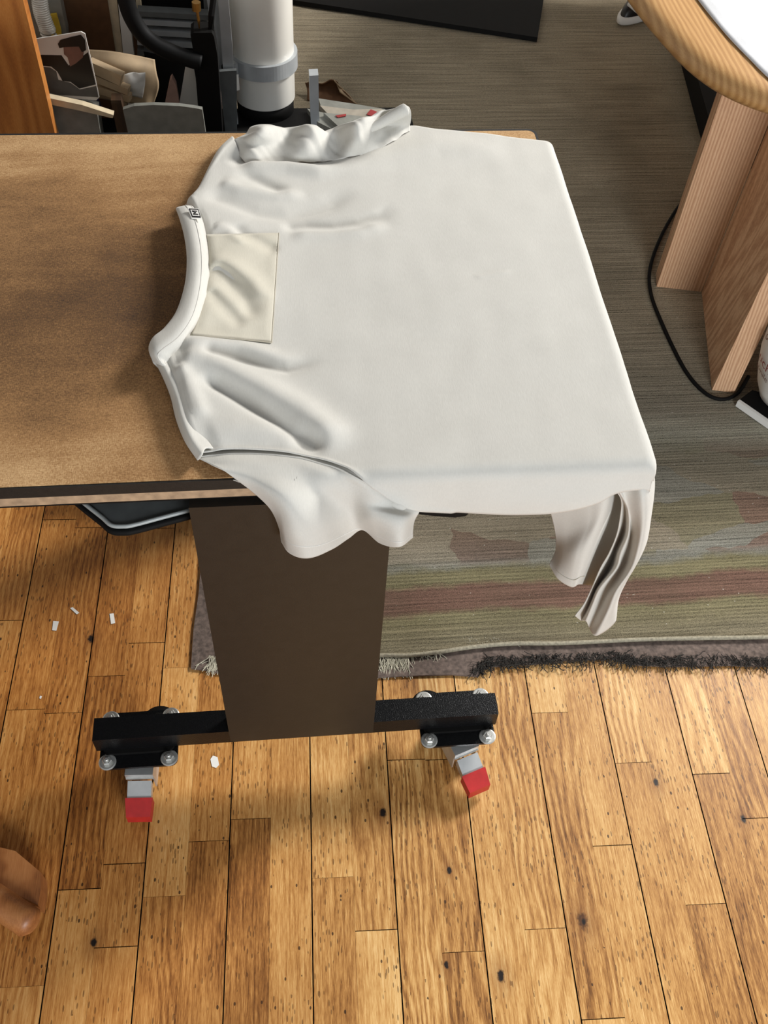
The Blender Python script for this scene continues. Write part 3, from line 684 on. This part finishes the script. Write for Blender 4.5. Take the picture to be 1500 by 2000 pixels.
bf = [ry((1068, 975, .790), (1110, 965, .772), (1150, 955, .758), (1190, 945, .752), (1212, 950, .790), (1235, 975, .800)),
      ry((1083, 1032, .795), (1108, 1035, .778), (1150, 1020, .756), (1182, 1000, .752), (1197, 1008, .796), (1225, 1040, .800)),
      ry((1086, 1072, .795), (1102, 1080, .770), (1128, 1082, .750), (1158, 1068, .752), (1172, 1073, .798), (1210, 1100, .800)),
      ry((1073, 1103, .785), (1090, 1130, .762), (1116, 1146, .748), (1130, 1141, .752), (1146, 1142, .796), (1185, 1145, .798))]
G = net(bf, 90, 90); bm = bmesh.new(); grid(bm, G); cloth('hanging_back_hem', bm, MB['shirt'], sh, .0014)
bm = bmesh.new(); tube(bm, [p + Vector((0, -.0012, 0)) for p in G[82][:60]], .0005, 5); bobj('stitch_line', bm, MB['thread'], sh)
# ---------------------------------------------------------------- paper scraps on the floor
scr = [((137, 1188), (142, 1186), (155, 1197), (150, 1200), 'slanting white paper scrap on the floorboards, the highest of the three at left'),
       ((104, 1213), (115, 1214), (110, 1232), (102, 1231), 'white paper scrap on the floorboards, furthest left of the three'),
       ((214, 1199), (222, 1198), (225, 1217), (217, 1219), 'white paper scrap on the floorboards, nearest the pedestal of the three at left'),
       ((78, 1359), (82, 1360), (80, 1365), (77, 1364), 'tiny white fleck of paper on the floor left of the black foot bar')]
for a, b, c, d, lb in scr:
    tag(prismo('paper_scrap', [at(*q, z=.0007) for q in (a, b, c, d)], (0, 0, .0005), MB['paper']), lb, 'paper', 'paper scraps on the floor')
q = [(416, 1476), (425, 1479), (428, 1494), (422, 1500), (414, 1497), (411, 1483)]
tag(prismo('paper_scrap', [at(*p, z=.0007) for p in q], (0, 0, .0005), MB['paper']), 'chipped white paper scrap on the floor just in front of the black foot bar', 'paper', 'paper scraps on the floor')
# ---------------------------------------------------------------- wooden chair foot, lower left
ch = thing('wooden_chair', 'orange-brown wooden chair whose foot rail pokes in at the lower left', 'chair', (-.6, .5, 0))
zc = .048
rl = [at(x, y, z=zc) for x, y in ((0, 1655), (30, 1662), (80, 1704), (80, 1735), (74, 1768), (0, 1730))]
rl = [Vector((-.72, .70, zc))] + [rl[0] + Vector((-.03, .015, 0))] + rl + [Vector((-.72, .62, zc))]
prismo('foot_rail', rl, (0, 0, -.047), MB['chairwood'], ch, bevel=.003)
bm = bmesh.new(); a = at(66, 1808, z=.050); b = Vector((-.72, a.y + .135 + .06, .055))
d = (a - b); tube(bm, [b, b + d * .5, b + d * .93, b + d * .975, a], .024, 20, rf=lambda t: 1 if t < .8 else (.93 if t < .97 else .6)); bobj('stretcher', bm, MB['chairwood'], ch, True)
boxo('leg', (-.76, .60, .001), (-.70, .72, .62), MB['chairwood'], ch, .006)
boxo('leg', (-1.12, .60, .001), (-1.06, .72, .62), MB['chairwood'], ch, .006)
boxo('seat', (-1.14, .40, .40), (-.68, .72, .43), MB['chairwood'], ch, .008)
# ---------------------------------------------------------------- oval table, right
ot = thing('oval_table', 'pale oak table with thick rounded edge and broad plank legs, under a white cloth', 'table', (1.2, 1.95, 0))
cxo, cyo = 1.55, 2.62
q = [(.797, 2.62), (.798, 2.40), (.808, 2.22), (.832, 2.05), (.868, 1.90), (.925, 1.80), (1.01, 1.735), (1.14, 1.695), (1.32, 1.68), (1.55, 1.675)]
q = q + [(2 * cxo - x, y) for x, y in q[::-1][1:]]; q = q + [(x, 2 * cyo - y) for x, y in q[::-1][1:-1]]
loop = cr([Vector((x, y, 0)) for x, y in q] + [Vector((q[0][0], q[0][1], 0))], 181)[:-1]
c0 = Vector((cxo, cyo, 0)); bm = bmesh.new(); rings = []
for ins, z in ((.030, .672), (.010, .676), (.001, .686), (0, .694), (.003, .702), (.011, .711), (.024, .7175), (.042, .720)):
    ring = []
    for i, p in enumerate(loop):
        t = (loop[(i + 1) % 180] - loop[i - 1]).normalized(); n = Vector((-t.y, t.x, 0))
        if n.dot(c0 - p) < 0: n = -n
        w = p + n * ins; ring.append(bm.verts.new((w.x, w.y, z)))
    rings.append(ring)
for u, v in zip(rings, rings[1:]):
    for k in range(180): bm.faces.new((u[k], u[(k + 1) % 180], v[(k + 1) % 180], v[k]))
bm.faces.new(rings[0][::-1]); bm.faces.new(rings[-1]); bobj('table_top', bm, MB['oaktop'], ot, True)
def quadprism(name, base, top, mat, parent, bevel=.004):
    bm = bmesh.new(); a = [bm.verts.new(p) for p in base]; b = [bm.verts.new(p) for p in top]; n = len(a)
    bm.faces.new(a[::-1]); bm.faces.new(b)
    for i in range(n): bm.faces.new((a[i], a[(i + 1) % n], b[(i + 1) % n], b[i]))
    return bobj(name, bm, mat, parent, bevel=bevel)
ZR = .0115
quadprism('leg', [(1.013, 2.030, ZR), (1.131, 2.004, ZR), (1.144, 2.058, ZR), (1.026, 2.084, ZR)], [(1.016, 2.030, .674), (1.141, 2.004, .674), (1.154, 2.058, .674), (1.029, 2.084, .674)], MB['oakleg'], ot, .003)
quadprism('leg', [(1.049, 1.637, ZR), (1.102, 1.625, ZR), (1.186, 1.992, ZR), (1.132, 2.003, ZR)], [(1.110, 1.70, .674), (1.160, 1.69, .674), (1.206, 1.992, .674), (1.142, 2.003, .674)], MB['oakleg'], ot, .006)
for dx in (.95,):
    quadprism('leg', [(1.0 + dx, 2.9, ZR), (1.12 + dx, 2.87, ZR), (1.13 + dx, 2.93, ZR), (1.01 + dx, 2.96, ZR)], [(1.0 + dx, 2.9, .674), (1.12 + dx, 2.87, .674), (1.13 + dx, 2.93, .674), (1.01 + dx, 2.96, .674)], MB['oakleg'], ot)
# cloth on it
e = cr([at(x, y, z=.7245) for x, y in ((1330, -60), (1350, -22), (1366, 2), (1392, 35), (1426, 75), (1462, 112), (1500, 150), (1560, 200))], 70)
rows = []
for j in range(60):
    w = j / 59 * .55; rows.append([Vector((p.x + w, p.y + w * .42, .7235 + (.0002 if j == 0 else .0035 + .006 * abs(noise.noise(Vector((p.x * 9 + w * 3, p.y * 9 + w * 7, 3)))) + .005 * max(0, noise.noise(Vector((p.x * 20, p.y * 16 + w * 30, 8))))) * min(1, j / 3))) for p in e])
bm = bmesh.new(); grid(bm, rows); tag(cloth('table_cloth', bm, MB['cloth2'], None, .0016), 'crumpled white cloth lying on the oak oval table', 'cloth')
# black bag behind the plank leg
a, b = at(1356, 130, z=.09), at(1389, 247, z=.09); dv = (b - a).normalized(); a = a - dv * .5
tag(prismo('black_bag', [a, b + dv * .12, b + dv * .12 + Vector((.45, .03, 0)), a + Vector((.45, .03, 0))], (0, 0, -.077), MB['mattblack'], bevel=.012), 'low black bag lying on the rug behind the broad plank leg', 'bag')
# cable
bm = bmesh.new(); pts = [at(x, y, z=.0165) for x, y in ((1345, 380), (1322, 408), (1296, 452), (1276, 500), (1268, 540), (1273, 580), (1290, 625), (1315, 680), (1340, 726), (1366, 758), (1392, 776), (1418, 779), (1440, 768), (1452, 752), (1462, 735))]
tube(bm, pts, .0048, 10, n=120); tag(bobj('cable', bm, MB['mattblack'], None, True), 'black cable curving over the rug around the oak table legs', 'cable')
# tray with white edge and printed sack
tr = thing('low_tray', 'flat black tray with a white front edge on the rug at the right', 'tray', (1.3, 1.7, .012))
a, b = at(1441, 783, z=.03), at(1560, 866, z=.03); dv = (b - a).normalized(); nv = Vector((-dv.y, dv.x, 0))
if nv.y < 0: nv = -nv
prismo('tray_panel', [a + nv * .008, a + dv * .5 + nv * .008, a + dv * .5 + nv * .30 + dv * .05, a + nv * .06 + dv * .0], (0, 0, -.016), MB['mattblack'], tr, bevel=.002)
prismo('tray_edge', [a, a + dv * .5, a + dv * .5 + nv * .009, a + nv * .009], (0, 0, -.018), MB['paper'], tr, bevel=.001)
sk = thing('printed_sack', 'white paper sack with red and brown lettering beside the oak table leg', 'sack', (1.222, 1.585, .03))
SKC = Vector((1.222, 1.585, .031)); PROF = [(.055, 0), (.075, .008), (.090, .04), (.104, .09), (.115, .14), (.115, .18), (.105, .23), (.100, .28), (.075, .32), (.055, .34)]
bm = bmesh.new(); lathe(bm, PROF, SKC, 64)
for v_ in bm.verts: v_.co += (v_.co - SKC).normalized() * .004 * noise.noise(v_.co * 24)
bobj('sack_body', bm, MB['paper'], sk, True)
def rad(z):
    for (r0, z0), (r1, z1) in zip(PROF, PROF[1:]):
        if z0 <= z <= z1: return r0 + (r1 - r0) * (z - z0) / (z1 - z0)
    return .1
def wrap(txt, size, ang, z, mat, tilt=0):
    me = text_mesh(txt, size)
    for v_ in me.vertices:
        x, y = v_.co.x, v_.co.y; x, y = x * math.cos(tilt) - y * math.sin(tilt), x * math.sin(tilt) + y * math.cos(tilt)
        zz = z + y; r = rad(zz) + .0055; a_ = ang + x / r; v_.co = SKC + Vector((r * math.cos(a_), r * math.sin(a_), zz))
    link('lettering', me, mat, sk)
wrap('uch', .040, math.radians(173), .125, MB['redink'], -.15); wrap('stmile', .024, math.radians(170), .098, MB['brownink'], -.15)
wrap('e', .03, math.radians(158), .165, MB['brownink']); 
for k, (a_, z_) in enumerate(((168, .18), (178, .19), (160, .205), (172, .215), (185, .225), (164, .235))):
    wrap(',' if k % 2 else 'o', .03, math.radians(a_), z_, MB['brownink'])
# ---------------------------------------------------------------- far edge of the rug: black case, shoe
cs = [at(x, y, z=.030) for x, y in ((560, -2), (1050, 73), (1068, -40), (1110, -260), (560, -330))]
tag(prismo('black_case', cs, (0, 0, -.0165), MB['mattblack'], bevel=.004), 'flat black case lying on the rug behind the table', 'case')
so = thing('shoe', 'black and white shoe on the rug, half hidden by the oak table edge', 'shoe', tuple(at(1224, 42, z=.012)))
sc_, sa = Vector(so.location), math.radians(38)
def foot_outline(s, z, n=40):
    out = []
    for k in range(n):
        t = 2 * math.pi * k / n; x = math.cos(t); y = math.sin(t) * (.050 - .010 * math.cos(t + 2.6)); 
        p = Matrix.Rotation(sa, 3, 'Z') @ Vector(((x * .135 + .09), y * 1.0, 0)) * 1.0
        c = Matrix.Rotation(sa, 3, 'Z') @ Vector((.09, 0, 0)); out.append(sc_ + c + (p - c) * s + Vector((0, 0, z)))
    return out
bm = bmesh.new(); L = [[bm.verts.new(p) for p in foot_outline(s, z)] for s, z in ((.95, 0), (1.04, .006), (1.05, .022), (.98, .028))]
for u, v in zip(L, L[1:]):
    for k in range(40): bm.faces.new((u[k], u[(k + 1) % 40], v[(k + 1) % 40], v[k]))
bm.faces.new(L[0][::-1]); bm.faces.new(L[-1]); bobj('sole', bm, MB['paper'], so, True)
bm = bmesh.new(); L = [[bm.verts.new(p) for p in foot_outline(s, z)] for s, z in ((.94, .027), (.90, .045), (.74, .062), (.45, .074), (.1, .078))]
for u, v in zip(L, L[1:]):
    for k in range(40): bm.faces.new((u[k], u[(k + 1) % 40], v[(k + 1) % 40], v[k]))
bm.faces.new(L[-1]); bobj('upper', bm, MB['ink'], so, True)
bm = bmesh.new(); tube(bm, [at(1228, 8, z=.088), at(1240, 18, z=.088), at(1250, 26, z=.080), at(1262, 34, z=.066)], .007, 8, n=16); bobj('stripe', bm, MB['paper'], so, True)
# ---------------------------------------------------------------- equipment behind the table
ZP = .30
pf = tag(boxo('low_plinth', (-1.6, 1.62, .0125), (.364, 2.436, ZP), MB['mattblack'], bevel=.003), 'low black plinth behind the table carrying the pipe and papers', 'plinth')
pn = tag(boxo('dark_panel', (-1.6, 2.66, .0125), (-.17, 2.70, 1.35), MB['darkwood'], bevel=.002), 'tall dark brown board standing behind the grey rails', 'board')
def vp(pts, Y, base=ZP):
    out = []
    for x, y in pts:
        p = at(x, y, Y=Y)
        if y >= 290: p = Vector((p.x, Y, base))
        out.append(p)
    return out
def vprism(name, pts, Y, dep, mat, parent=None, bevel=.001): return prismo(name, vp(pts, Y), (0, dep, 0), mat, parent, bevel=bevel)
# white pipe with clamp
tb2 = at(522, 219, z=.335); TR = .0775; TC = Vector((at(519, 219, z=.335).x, tb2.y + TR, 0))
pipe = thing('white_pipe', 'thick white upright pipe with a grey ring clamp behind the shirt', 'pipe', (TC.x, TC.y, ZP))
bm = bmesh.new(); lathe(bm, [(TR - .002, .335), (TR, .338), (TR, 1.5), (TR - .002, 1.502)], TC, 64); bobj('pipe_body', bm, MB['white'], pipe, True)
bm = bmesh.new(); lathe(bm, [(TR - .004, .300), (TR - .004, .33), (TR - .012, .337)], TC, 48); bobj('pipe_foot', bm, MB['mattblack'], pipe, True)
fr_ = at(525, 160, Y=TC.y - TR - .006); z0 = fr_.z; fr2 = at(525, 131, Y=TC.y - TR - .006); z1 = fr2.z
bm = bmesh.new(); lathe(bm, [(TR + .0005, z0), (TR + .009, z0), (TR + .009, z1), (TR + .0005, z1)], TC, 64); cl = bobj('ring_clamp', bm, MB['alu'], pipe)
bm = bmesh.new(); x0 = TC.x - TR; box(bm, (x0 - .055, TC.y - TR + .01, z0 + .002), (x0 + .015, TC.y - TR + .04, z1 - .001)); bobj('clamp_arm', bm, MB['alu'], pipe, bevel=.002)
bm = bmesh.new(); p = at(441, 129, Y=TC.y - TR + .008); tube(bm, [p + Vector((0, .006, 0)), p + Vector((0, -.006, 0))], .011, 16); bobj('clamp_bolt', bm, MB['mattblack'], pipe)
# aluminium upright rails
for pts, lb in (([(404, 0), (424, -3), (440, 92), (470, 300), (448, 300)], 'slim grey metal upright rail next to the white pipe, the left one'), ([(426, 0), (446, -3), (454, 93), (463, 300), (448, 300)], 'grey metal upright rail touching the white pipe, the right one')):
    tag(vprism('metal_rail', pts, 2.362 if 'left' in lb else 2.332, .022, MB['alu'], None, .001), lb, 'rail', 'grey rails beside the pipe')
tag(vprism('grey_bracket', [(427, 140), (462, 138), (463, 225), (466, 300), (444, 300)], 2.315, .012, MB['grey']), 'flat grey bracket plate standing below the ring clamp', 'bracket')
tag(vprism('bracket_highlight', [(456, 147), (466, 147), (468, 176), (458, 178), (464, 300), (462, 300)], 2.348, .004, MB['paper'], None, 0), 'modelled white tab showing between bracket and pipe', 'highlight')  # white highlight on the grey metal, modelled as a thin pale strip
# black stand with screw and hose
bs = thing('black_stand', 'black square upright stand with a brass rod on top', 'stand', tuple(Vector((at(410, 250, Y=2.24).x, 2.24, ZP))))
vprism('stand_post', [(372, 68), (378, 64), (414, 64), (418, 72), (425, 110), (434, 250), (436, 300), (396, 300), (390, 250), (379, 110)], 2.22, .05, MB['mattblack'], bs, .003)
bm = bmesh.new(); tube(bm, [at(391, 76, Y=2.24), at(388, 40, Y=2.24), at(384, 14, Y=2.24)], .0035, 8); tube(bm, [at(384, 20, Y=2.24), at(383, 4, Y=2.24)], .010, 10); bobj('brass_rod', bm, MB['brass'], bs)
bm = bmesh.new(); tube(bm, [at(411, 80, Y=2.24), at(413, 30, Y=2.24), at(419, -20, Y=2.26)], .007, 8); bobj('rear_rod', bm, MB['mattblack'], bs)
bm = bmesh.new(); tube(bm, [at(x, y, Y=2.215) for x, y in ((238, -40), (244, -10), (255, 28), (275, 62), (300, 84), (330, 100), (360, 112), (392, 122))], .0185, 14, n=50)
tag(bobj('black_hose', bm, MB['rubber'], None, True), 'thick black hose curving down into the black stand', 'hose')
# slatted grey rack
rk = thing('metal_rack', 'dark grey metal rack of horizontal slats behind the hose', 'rack', (at(340, 60, Y=2.45).x, 2.45, ZP))
for y in (28, 44, 64, 84, 104):
    vprism('slat', [(268, y - 6), (408, y + 2), (408, y + 12), (268, y + 4)], 2.40, .03, MB['alu'] if y in (44, 64, 84) else MB['grey'], rk, .002)
vprism('upright', [(262, -30), (270, -30), (286, 112), (300, 300), (290, 300), (276, 112)], 2.43, .03, MB['cream'], rk, .001)
vprism('upright', [(396, -30), (408, -30), (412, 100), (430, 300), (420, 300), (402, 100)], 2.44, .02, MB['grey'], rk, .001)
vprism('backing', [(262, -40), (408, -40), (430, 300), (292, 300)], 2.47, .006, MB['rubber'], rk, 0)
for pts, lb in (([(207, -20), (226, -20), (240, 108), (262, 300), (244, 300), (225, 105)], 'pale cream upright strip beside the brown board'), ([(228, -20), (246, -20), (262, 110), (282, 300), (264, 300), (241, 108)], 'white upright strip behind the hose')):
    tag(vprism('upright_strip', pts, 2.40, .02, MB['cream'] if 'cream' in lb else MB['white'], None, .0015), lb, 'strip', 'pale strips by the brown board')
tag(vprism('brown_board', [(110, -30), (205, -30), (226, 105), (252, 300), (150, 300)], 2.395, .015, MB['card']), 'flat brown board standing behind the picture card', 'board')
tag(vprism('orange_panel', [(-140, -60), (38, -60), (45, 0), (84, 160), (106, 256), (118, 300), (-120, 300)], 2.06, .035, MB['orange'], None, .006), 'orange-brown wooden side panel at the far left', 'panel')
tag(vprism('grey_bag', [(48, -30), (112, -30), (122, 25), (130, 64), (150, 300), (90, 300)], 2.34, .04, MB['bagplastic'], None, .01), 'crumpled grey plastic bag behind the picture card', 'bag')
tag(vprism('yellow_packet', [(94, 30), (110, 28), (119, 60), (150, 300), (124, 300), (100, 62)], 2.325, .008, MB['yellow'], None, .001), 'yellow packet in front of the grey bag', 'packet')
bm = bmesh.new(); cpt = cr([at(76, -20, Y=2.30), at(80, 20, Y=2.30), at(92, 56, Y=2.30), at(97, 75, Y=2.30), Vector((at(120, 150, Y=2.30).x, 2.30, ZP + .01))], 360); hel = []
for i, p in enumerate(cpt): a_ = i * .62; hel.append(p + Vector((.016 * math.cos(a_), .016 * math.sin(a_), 0)))
tube(bm, hel, .0028, 5); tag(bobj('coiled_cord', bm, MB['coil'], None, True), 'clear white coiled cord hanging beside the yellow packet', 'cord')
# picture card
pcY = 2.16
cardp = [(52, 82), (70, 76), (110, 70), (158, 62), (166, 66), (180, 125), (194, 190), (188, 196), (140, 192), (88, 186)]
cdv = thing('picture_card', 'glossy card printed with a dark-haired person in dark clothes', 'card', tuple(Vector((at(130, 190, Y=pcY).x, pcY, at(130, 190, Y=pcY).z))))
vprism('card_sheet', cardp, pcY, .003, MB['paper'], cdv, 0)
for nm, pts, mt, k in (('printed_jacket', [(68, 107), (120, 108), (134, 128), (150, 118), (172, 102), (187, 165), (155, 173), (138, 160), (122, 158), (112, 140), (100, 130), (76, 128)], 'ink', 1),
                       ('printed_ground', [(76, 130), (98, 132), (110, 140), (114, 156), (138, 162), (156, 175), (188, 168), (192, 190), (90, 184)], 'inkgrey', 1),
                       ('printed_face', [(124, 92), (156, 90), (164, 100), (162, 112), (148, 124), (137, 130), (132, 112), (125, 106)], 'skin', 2),
                       ('printed_hair', [(113, 86), (118, 78), (140, 72), (158, 68), (166, 78), (168, 98), (160, 102), (154, 91), (126, 92), (116, 94)], 'ink', 3)):
    vprism(nm, pts, pcY - .0006 * k, .0004, MB[mt], cdv, 0)
tag(vprism('blue_card', [(86, 188), (192, 197), (200, 216), (180, 216), (92, 196)], pcY + .02, .01, MB['blue'], None, 0), 'dark blue card strip under the picture card', 'card')
# kraft envelope with papers
ev = thing('kraft_envelope', 'open kraft envelope full of folded papers behind the picture card', 'envelope', tuple(Vector((at(250, 200, Y=2.26).x, 2.26, at(250, 200, Y=2.26).z))))
rows = net([[at(x, y, Y=Y) for x, y, Y in r] for r in (((160, 96, 2.27), (215, 100, 2.26), (262, 108, 2.265), (302, 116, 2.27)), ((165, 125, 2.25), (220, 130, 2.235), (268, 135, 2.24), (305, 140, 2.26)), ((172, 165, 2.25), (225, 168, 2.24), (272, 168, 2.24), (310, 168, 2.26)), ((180, 190, 2.26), (235, 198, 2.25), (280, 204, 2.25), (300, 202, 2.27)))], 30, 24)
bm = bmesh.new(); grid(bm, rows); cloth('envelope_sheet', bm, MB['kraft'], ev, .003)
rows = net([[at(x, y, Y=Y) for x, y, Y in r] for r in (((236, 145, 2.232), (262, 142, 2.226), (284, 140, 2.232)), ((240, 165, 2.226), (262, 165, 2.214), (283, 165, 2.228)), ((246, 184, 2.236), (262, 188, 2.226), (278, 192, 2.236)))], 16, 14)
for r in rows:
    for p in r: p.y += .005 * noise.noise(p * 60)
bm = bmesh.new(); grid(bm, rows); cloth('white_paper', bm, MB['paper'], ev, .001)
for a_, b_ in (((176, 122), (240, 150)), ((182, 132), (238, 158)), ((182, 148), (252, 176)), ((190, 172), (255, 190))):
    bm = bmesh.new(); box(bm, (0, -.010, -.008), (1, .010, .008)); A, B = at(*a_, Y=2.222), at(*b_, Y=2.20); dd = B - A
    Mx = Matrix.Translation(A) @ dd.to_track_quat('X', 'Z').to_matrix().to_4x4()
    for v_ in bm.verts: v_.co = Mx @ Vector((v_.co.x * dd.length, v_.co.y, v_.co.z))
    bobj('paper_fold', bm, MB['kraft'], ev, bevel=.003)
# small stuff low behind the table edge
tag(vprism('grey_box', [(94, 200), (190, 222), (200, 300), (110, 300)], 2.12, .05, MB['palegrey']), 'pale grey box beside the orange panel', 'box')
tag(vprism('wooden_stick', [(88, 190), (160, 205), (222, 225), (220, 231), (155, 216), (88, 202)], 2.10, .018, MB['cream'], None, 0), 'thin pale wooden stick leaning over the grey box', 'slat')
tag(vprism('brown_strut', [(216, 196), (236, 196), (252, 256), (262, 300), (238, 300)], 2.14, .03, MB['darkwood']), 'dark brown strut between the grey box and the rounded board', 'strut')
tag(vprism('rounded_board', [(240, 214), (262, 207), (300, 205), (350, 207), (380, 211), (395, 214), (410, 300), (262, 300)], 2.10, .012, MB['palegrey'], None, .002), 'grey board with a rounded top edge just behind the table', 'board')
tag(vprism('white_sheet', [(363, 126), (378, 130), (392, 210), (404, 300), (338, 300), (350, 206)], 2.26, .006, MB['paper'], None, 0), 'white sheet standing left of the black stand', 'paper')
tag(vprism('pink_card', [(336, 152), (344, 168), (350, 204), (362, 300), (318, 300), (322, 206), (332, 158)], 2.23, .02, MB['pink'], None, .003), 'pinkish card wedge beside the white sheet', 'card')
tag(vprism('black_bag', [(280, 100), (374, 120), (372, 150), (352, 210), (360, 300), (290, 300), (306, 200)], 2.29, .04, MB['rubber'], None, .01), 'black upright bag behind the kraft envelope', 'bag')
# grey bar and paper bundles right of the pipe
tag(vprism('grey_bar', [(604, 148), (622, 147), (623, 216), (628, 300), (610, 300), (606, 216)], 2.27, .03, MB['alu'], None, .0015), 'short grey square bar standing right of the white pipe', 'bar')
bn = thing('paper_bundle', 'bundle of folded pale papers with red marks right of the pipe', 'papers', tuple(Vector((.2, 2.2, ZP))))
for k, (pts, z, mt) in enumerate((([(622, 192), (700, 204), (752, 213), (762, 228), (700, 262), (640, 250)], .335, 'palegrey'), ([(625, 206), (690, 214), (745, 212), (756, 222), (720, 240), (640, 222)], .350, 'cream2'),
                                  ([(600, 212), (640, 222), (690, 252), (668, 262), (620, 238)], .362, 'palegrey'), ([(632, 220), (700, 226), (735, 236), (710, 262), (660, 246)], .372, 'palegrey'))):
    prismo('folded_paper', [at(x, y, z=z) for x, y in pts], (0, 0, -.012 if k else -.034), MB[mt], bn, bevel=.002)
prismo('red_mark', [at(x, y, z=.3515) for x, y in ((724, 214), (744, 222), (738, 231), (716, 224))], (0, 0, .001), MB['redink'], bn)
prismo('red_mark', [at(x, y, z=.3735) for x, y in ((655, 226), (676, 223), (676, 227), (660, 230))], (0, 0, .001), MB['redink'], bn)
tc = thing('torn_cardboard', 'torn brown cardboard box lying on the rug right of the pipe', 'cardboard', tuple(at(650, 185, z=.012)))
rows = net([[at(x, y, z=z) for x, y, z in r] for r in (((596, 160, .05), (625, 160, .06), (655, 156, .065), (660, 164, .05)), ((600, 178, .03), (630, 172, .035), (660, 176, .03), (672, 178, .04)), ((600, 196, .014), (640, 198, .014), (668, 200, .014), (700, 206, .014)))], 24, 18)
for r in rows:
    for p in r: p.z = max(.013, p.z + .008 * noise.noise(p * 40))
bm = bmesh.new(); grid(bm, rows); cloth('torn_flap', bm, MB['card'], tc, .003)
rows = net([[at(x, y, z=z) for x, y, z in r] for r in (((652, 156, .066), (658, 166, .05), (664, 180, .04)), ((664, 170, .05), (676, 180, .03), (700, 206, .014)))], 20, 8)
bm = bmesh.new(); grid(bm, rows); cloth('torn_edge', bm, MB['kraft'], tc, .003)
